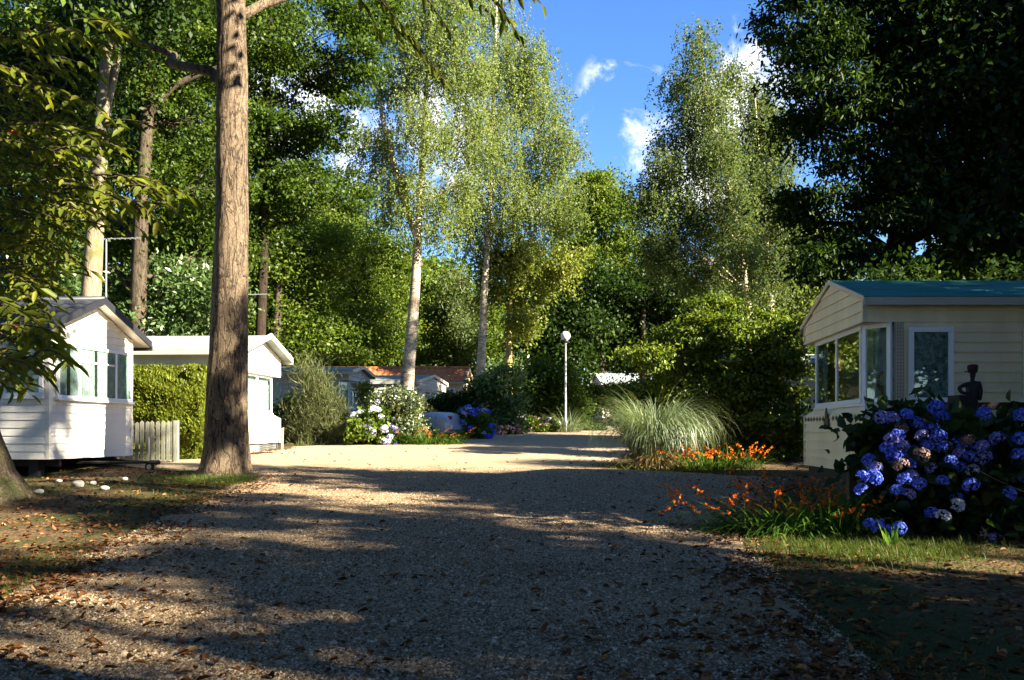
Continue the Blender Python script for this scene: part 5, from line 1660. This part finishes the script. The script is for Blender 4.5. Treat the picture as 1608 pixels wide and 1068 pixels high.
# deck railing
rl = empty('deck_railing', (7.0, 11.9, float(gz(7, 11.9))), 'black deck railing beyond the blue hydrangea', 'railing')
za = P(0, 632, 11.9)[2]
m_ = MB()
m_.box((6.05, 11.86, za - .10), (10.5, 11.94, za))
m_.build('top_rail', M['darkwood'], rl)
for x in (6.2, 7.4, 8.6, 9.8):
    m_ = MB()
    m_.box((x - .05, 11.955, float(gz(x, 11.9)) - .1), (x + .05, 12.05, za - .02))
    m_.build('rail_post', M['darkwood'], rl)
m_ = MB()
m_.box((6.05, 11.87, za - .62), (10.5, 11.93, za - .54))
m_.build('lower_rail', M['darkwood'], rl)
pp = empty('bollard', (P(1470, 632, 11.7)[0], 11.7, float(gz(5.6, 11.7))), 'dark squat post with a flat cap rising among the hydrangea leaves', 'post')
bx = pp.location.x
zt = P(0, 632, 11.7)[2]
m_ = MB()
m_.box((bx - .075, 11.63, pp.location.z - .1), (bx + .075, 11.77, zt - .035))
m_.build('shaft', M['darkwood'], pp)
m_ = MB()
m_.box((bx - .11, 11.59, zt - .035), (bx + .11, 11.81, zt))
m_.build('post_cap', M['darkwood'], pp)

# garden ornament: black figure in a peaked cap leaning on stepped planter
SY = 11.35
sfx = lambda px: P(px, 0, SY)[0]
sfz = lambda py: P(0, py, SY)[2]
fg = empty('garden_figure', (sfx(1527), SY, float(gz(sfx(1527), SY))), 'black garden figure of a person in a peaked cap, arm bent forward, over the hydrangea', 'garden ornament')
me = bpy.data.meshes.new('figure_body')
S = lambda px, py, dy=0: Vector((sfx(px), SY + dy, sfz(py))) - fg.location
vs = [(1526, 660, 0, .075), (1527, 640, 0, .072), (1527, 622, 0, .07), (1527, 606, 0, .068), (1527, 599, 0, .035), (1527, 596, 0, .024), (1527.5, 590, 0, .036), (1528, 584, 0, .045),
      (1534, 602, -.06, .030), (1535, 614, -.08, .028), (1534, 625, -.08, .024), (1533, 630, -.08, .022),
      (1519, 603, .02, .030), (1506.5, 609, .02, .028), (1509, 617, -.02, .024), (1518, 618.5, -.06, .020),
      (1522, 690, -.05, .055), (1522, 740, -.05, .04), (1530, 690, .07, .055), (1530, 740, .07, .04)]
es = [(0, 1), (1, 2), (2, 3), (3, 4), (4, 5), (5, 6), (6, 7), (3, 8), (8, 9), (9, 10), (10, 11), (3, 12), (12, 13), (13, 14), (14, 15), (0, 16), (16, 17), (0, 18), (18, 19)]
me.from_pydata([S(a, b_, c) for a, b_, c, _ in vs], es, [])
fo = bpy.data.objects.new('figure_body', me)
col.objects.link(fo)
fo.parent = fg
sk = fo.modifiers.new('skin', 'SKIN')
for v_, (_, _, _, r_) in zip(me.skin_vertices[0].data, vs):
    v_.radius = (r_, r_)
me.skin_vertices[0].data[0].use_root = True
sb = fo.modifiers.new('sub', 'SUBSURF')
sb.levels = sb.render_levels = 2
me.materials.append(M['soot'])
hm = MB()
hc = np.array((sfx(1527.5), SY, sfz(583)))
hm.lathe([(.052, -.02), (.058, .0), (.066, .045), (.062, .078), (.03, .088), (.0, .09)], hc, 16)
hm.add([hc + np.array(q) for q in ((-.03, -.05, .0), (-.03, .05, .0), (-.09, .04, -.012), (-.11, 0, -.015), (-.09, -.04, -.012), (-.03, -.05, .014), (-.03, .05, .014), (-.09, .04, .0), (-.11, 0, -.003), (-.09, -.04, .0))],
       ((0, 1, 2, 3, 4), (9, 8, 7, 6, 5), (1, 2, 7, 6), (2, 3, 8, 7), (3, 4, 9, 8), (4, 0, 5, 9)))
hm.build('cap', M['maroon'], fg, smooth_=False, bevel=.004)
sp_ = MB()
for (a, b_, t, dy) in ((1496, 1522, 621, 0), (1482, 1498, 634, .01), (1470, 1484, 646, .02)):
    sp_.box((sfx(a), SY - .14 + dy, float(gz(5.6, SY)) - .05), (sfx(b_), SY + .14 - dy, sfz(t)))
tag(sp_.build('stepped_planter', M['darkwood'], None, bevel=.01), 'dark stepped timber planter that the black garden figure leans over', 'planter')

# soft doll sitting in the bay window of the green roofed home
dr = Vector(TR(.42, .3, 2.04))
dl = empty('soft_doll', tuple(dr), 'brown and cream soft doll sitting inside the bay window', 'doll')
me = bpy.data.meshes.new('doll_body')
vs = [((0, 0, .09), .085), ((0, 0, .2), .075), ((0, 0, .27), .05), ((-.09, -.02, .2), .03), ((-.15, -.05, .27), .026), ((.09, -.02, .2), .03), ((.13, -.06, .11), .026), ((-.06, -.12, .05), .04), ((.06, -.12, .05), .04)]
me.from_pydata([v for v, _ in vs], [(0, 1), (1, 2), (1, 3), (3, 4), (1, 5), (5, 6), (0, 7), (0, 8)], [])
do = bpy.data.objects.new('doll_body', me)
col.objects.link(do)
do.parent = dl
do.modifiers.new('skin', 'SKIN')
for v_, (_, r_) in zip(me.skin_vertices[0].data, vs):
    v_.radius = (r_, r_)
do.modifiers.new('sub', 'SUBSURF').render_levels = 2
me.materials.append(M['doll'])
m_ = MB()
m_.lathe([(.105 * math.sin(a), -.1 * math.cos(a)) for a in np.linspace(0, math.pi, 12)], dr + Vector((0, -.01, .36)), 18)
hd = m_.build('face', M['dollskin'], dl, smooth_=True)
m_ = MB()
m_.lathe([(.118 * math.sin(a), -.112 * math.cos(a)) for a in np.linspace(1.45, math.pi, 9)], dr + Vector((0, .02, .365)), 18)
m_.build('hair', M['doll'], dl, smooth_=True)

for q, (x, y, h, lab) in enumerate(((9.0, 20.6, 4.3, 'unseen dark evergreen shrub added close behind the green roofed home'), (11.8, 20.0, 4.6, 'unseen dark evergreen shrub added farther along behind the green roofed home'))):  # unseen shrubs added to shade the lower half of the hazel
    z = float(gz(x, y))
    lb = np.array([(x + dx, y + dy, z + h * f, 1.2, 1.0, .8) for dx, dy, f in ((-.7, 0, .3), (.7, .2, .3), (0, 0, .55), (-.6, .2, .75), (.6, -.2, .78), (0, .1, .9))])
    tree('evergreen_bush', lab, [(np.array((x, y, z - .1)), .1), (np.array((x, y, z + h * .6)), .06)], lb, 130, 90, .45, .13, .08, 'dark', 'dark', cat='bush', part='foliage', stem_name='stem')
# ------------------------------------------------------------------ ground cover
def in_view(x, y, m=1.0):
    return np.abs(x) < y * .59 + m


def on_road(x, y, pad=0.0):
    a, b = ROADX(y)
    return (x > a - pad) & (x < b + pad)


# gravel stones near the viewpoint
n = 150000
y = 4.3 + 15 * rng.random(n) ** 1.6
a_, b_ = ROADX(y)
x = a_ - .25 + (b_ - a_ + .5) * rng.random(n)
kp = in_view(x, y, .5)
x, y = x[kp], y[kp]
n = len(x)
z = np.where(on_road(x, y), road_z(x, y), gz(x, y) + .006)
s = rng.uniform(.006, .015, n) * (1 + (rng.random(n) < .06) * .8)
oct_ = np.array([(1, 0, 0), (.3, .9, .1), (-.85, .35, 0), (-.4, -.9, .1), (.6, -.7, -.1), (.05, .05, .75)])
an = rng.uniform(0, 6.28, n)
c, si = np.cos(an), np.sin(an)
st = rng.uniform(.6, 1.3, (n, 3))
o3 = oct_[None] * st[:, None, :] * s[:, None, None]
V = np.stack([o3[..., 0] * c[:, None] - o3[..., 1] * si[:, None], o3[..., 0] * si[:, None] + o3[..., 1] * c[:, None], o3[..., 2]], -1) + np.stack([x, y, z], 1)[:, None, :]
tri = np.array([(0, 1, 5), (1, 2, 5), (2, 3, 5), (3, 4, 5), (4, 0, 5)])
Fp = (np.arange(n)[:, None, None] * 6 + tri[None]).reshape(-1, 3)
pm, t, out = new_mat('gravel_stones')
pb_ = nd(t, 'ShaderNodeBsdfPrincipled', Roughness=.9)
pb_.inputs['Specular IOR Level'].default_value = .15
at = nd(t, 'ShaderNodeAttribute', attribute_name='rnd')
t.links.new(ramp(t, at.outputs['Fac'], ((0, (.06, .042, .027)), (.4, (.20, .138, .078)), (.75, (.34, .245, .14)), (1, (.56, .46, .33)))), pb_.inputs['Base Color'])
t.links.new(pb_.outputs[0], out.inputs[0])
o = np_mesh('gravel', V.reshape(-1, 3), [Fp], pm, None, rnd=np.repeat(rng.random(n), 5))
tag(o, 'loose tan and grey gravel stones covering the near road', 'gravel', None, 'stuff')

# fallen leaves
def litter(n, xf, yf, dens):
    y = yf(n)
    x = xf(n, y)
    kp = in_view(x, y, 1.5) & (rng.random(n) < dens(x, y))
    return x[kp], y[kp]


n = 90000
y = 4.3 + 22 * rng.random(n) ** 1.5
x = rng.uniform(-1, 1, n) * (y * .6 + 1)
a_, b_ = ROADX(y)
dl_, dr_ = x - a_, b_ - x
near = np.minimum(np.abs(dl_), np.abs(dr_))
inside = (dl_ > 0) & (dr_ > 0)
clus = .5 + .5 * np.sin(x * 2.1 + 1.3 * np.sin(y * 1.7)) * np.sin(y * 2.4 + 1.1 * np.sin(x * 1.9))
pr = np.where(inside, .015 + .75 * np.exp(-near / .35) + np.where(y < 9, .025, .0), .22 + .7 * np.exp(-near / 1.1)) * (.25 + clus)
kp = rng.random(n) < pr * np.where((~inside) & (x > 0), .6, 1.0)
x, y = x[kp], y[kp]
n = len(x)
z = np.where(on_road(x, y), road_z(x, y) + .004, gz(x, y)) + rng.uniform(.002, .028, n)
C = np.stack([x, y, z], 1)
D = rng.normal(size=(n, 3)) * np.array([1, 1, .22])
N = UP + rng.normal(0, .42, (n, 3))
l = rng.uniform(.03, .095, n)
V, Fs, k = leaf_mesh(C, D, N, l, l * rng.uniform(.35, .6, n), 1, fold=.35)
o = np_mesh('fallen_leaves', V, Fs, LEAF['litter'], None, rnd=np.repeat(rng.random(n), k))
tag(o, 'brown fallen leaves strewn along the verges and gravel edges', 'fallen leaves', None, 'stuff')

# grass
n = 200000
y = 4.2 + 22 * rng.random(n) ** 1.35
x = rng.uniform(-1, 1, n) * (y * .6 + 1)
a_, b_ = ROADX(y)
d = np.maximum(a_ - x, x - b_)
patch = np.sin(x * 1.1 + 2 * np.sin(y * .45)) + np.sin(y * 1.3 + x * .6) * .8 + rng.normal(0, .55, n)
# kept off the drive between the homes, off the caravan footprints
kp = (d > .12) & (patch > .35)
kp &= ~((x < -6.5) & (y > 19.6)) & ~((x > 4.6) & (y > 12.7)) & ~((x < -9.1) & (y > 17))
trunkg = (np.hypot(x + 5.3, (y - 17.2) * 1.1) < 1.9) & (d > -.1)
sunp = (np.hypot((x - 3.7) / 1.1, (y - 9.35) / .75) < 1) & (d > .1)
kp |= trunkg & (rng.random(n) < .9) | sunp
x, y, d = x[kp], y[kp], d[kp]
# extra blades for the patch in the sun and round the big trunk
ex = 14000
xe = np.r_[3.75 + .85 * rng.normal(size=ex) * .6, -5.3 + 1.3 * rng.normal(size=ex) * .6]
ye = np.r_[9.4 + .6 * rng.normal(size=ex) * .6, 17.0 + .9 * rng.normal(size=ex) * .6]
a_, b_ = ROADX(ye)
kk = np.maximum(a_ - xe, xe - b_) > .05
x, y = np.r_[x, xe[kk]], np.r_[y, ye[kk]]
n = len(x)
e = np.radians(rng.uniform(35, 88, n))
a = rng.uniform(0, 6.28, n)
B = np.stack([x, y, gz(x, y) - .005], 1)
D = np.stack([np.cos(e) * np.cos(a), np.cos(e) * np.sin(a), np.sin(e)], 1)
V, Fs, k = blade_mesh(B, D, rng.uniform(.05, .15, n), rng.uniform(.004, .008, n), rng.uniform(.2, 1.6, n), 2)
o = np_mesh('grass', V, Fs, LEAF['grass'], None, rnd=np.repeat(np.clip(rng.normal(.5, .25, n), 0, 1), k))
tag(o, 'short patchy grass on the verges and round the tall trunk', 'grass', None, 'stuff')

for o in list(scene.objects):
    if o.get('label') and len(o['label'].split()) > 16:
        print('LONG', len(o['label'].split()), o.name, o['label'])
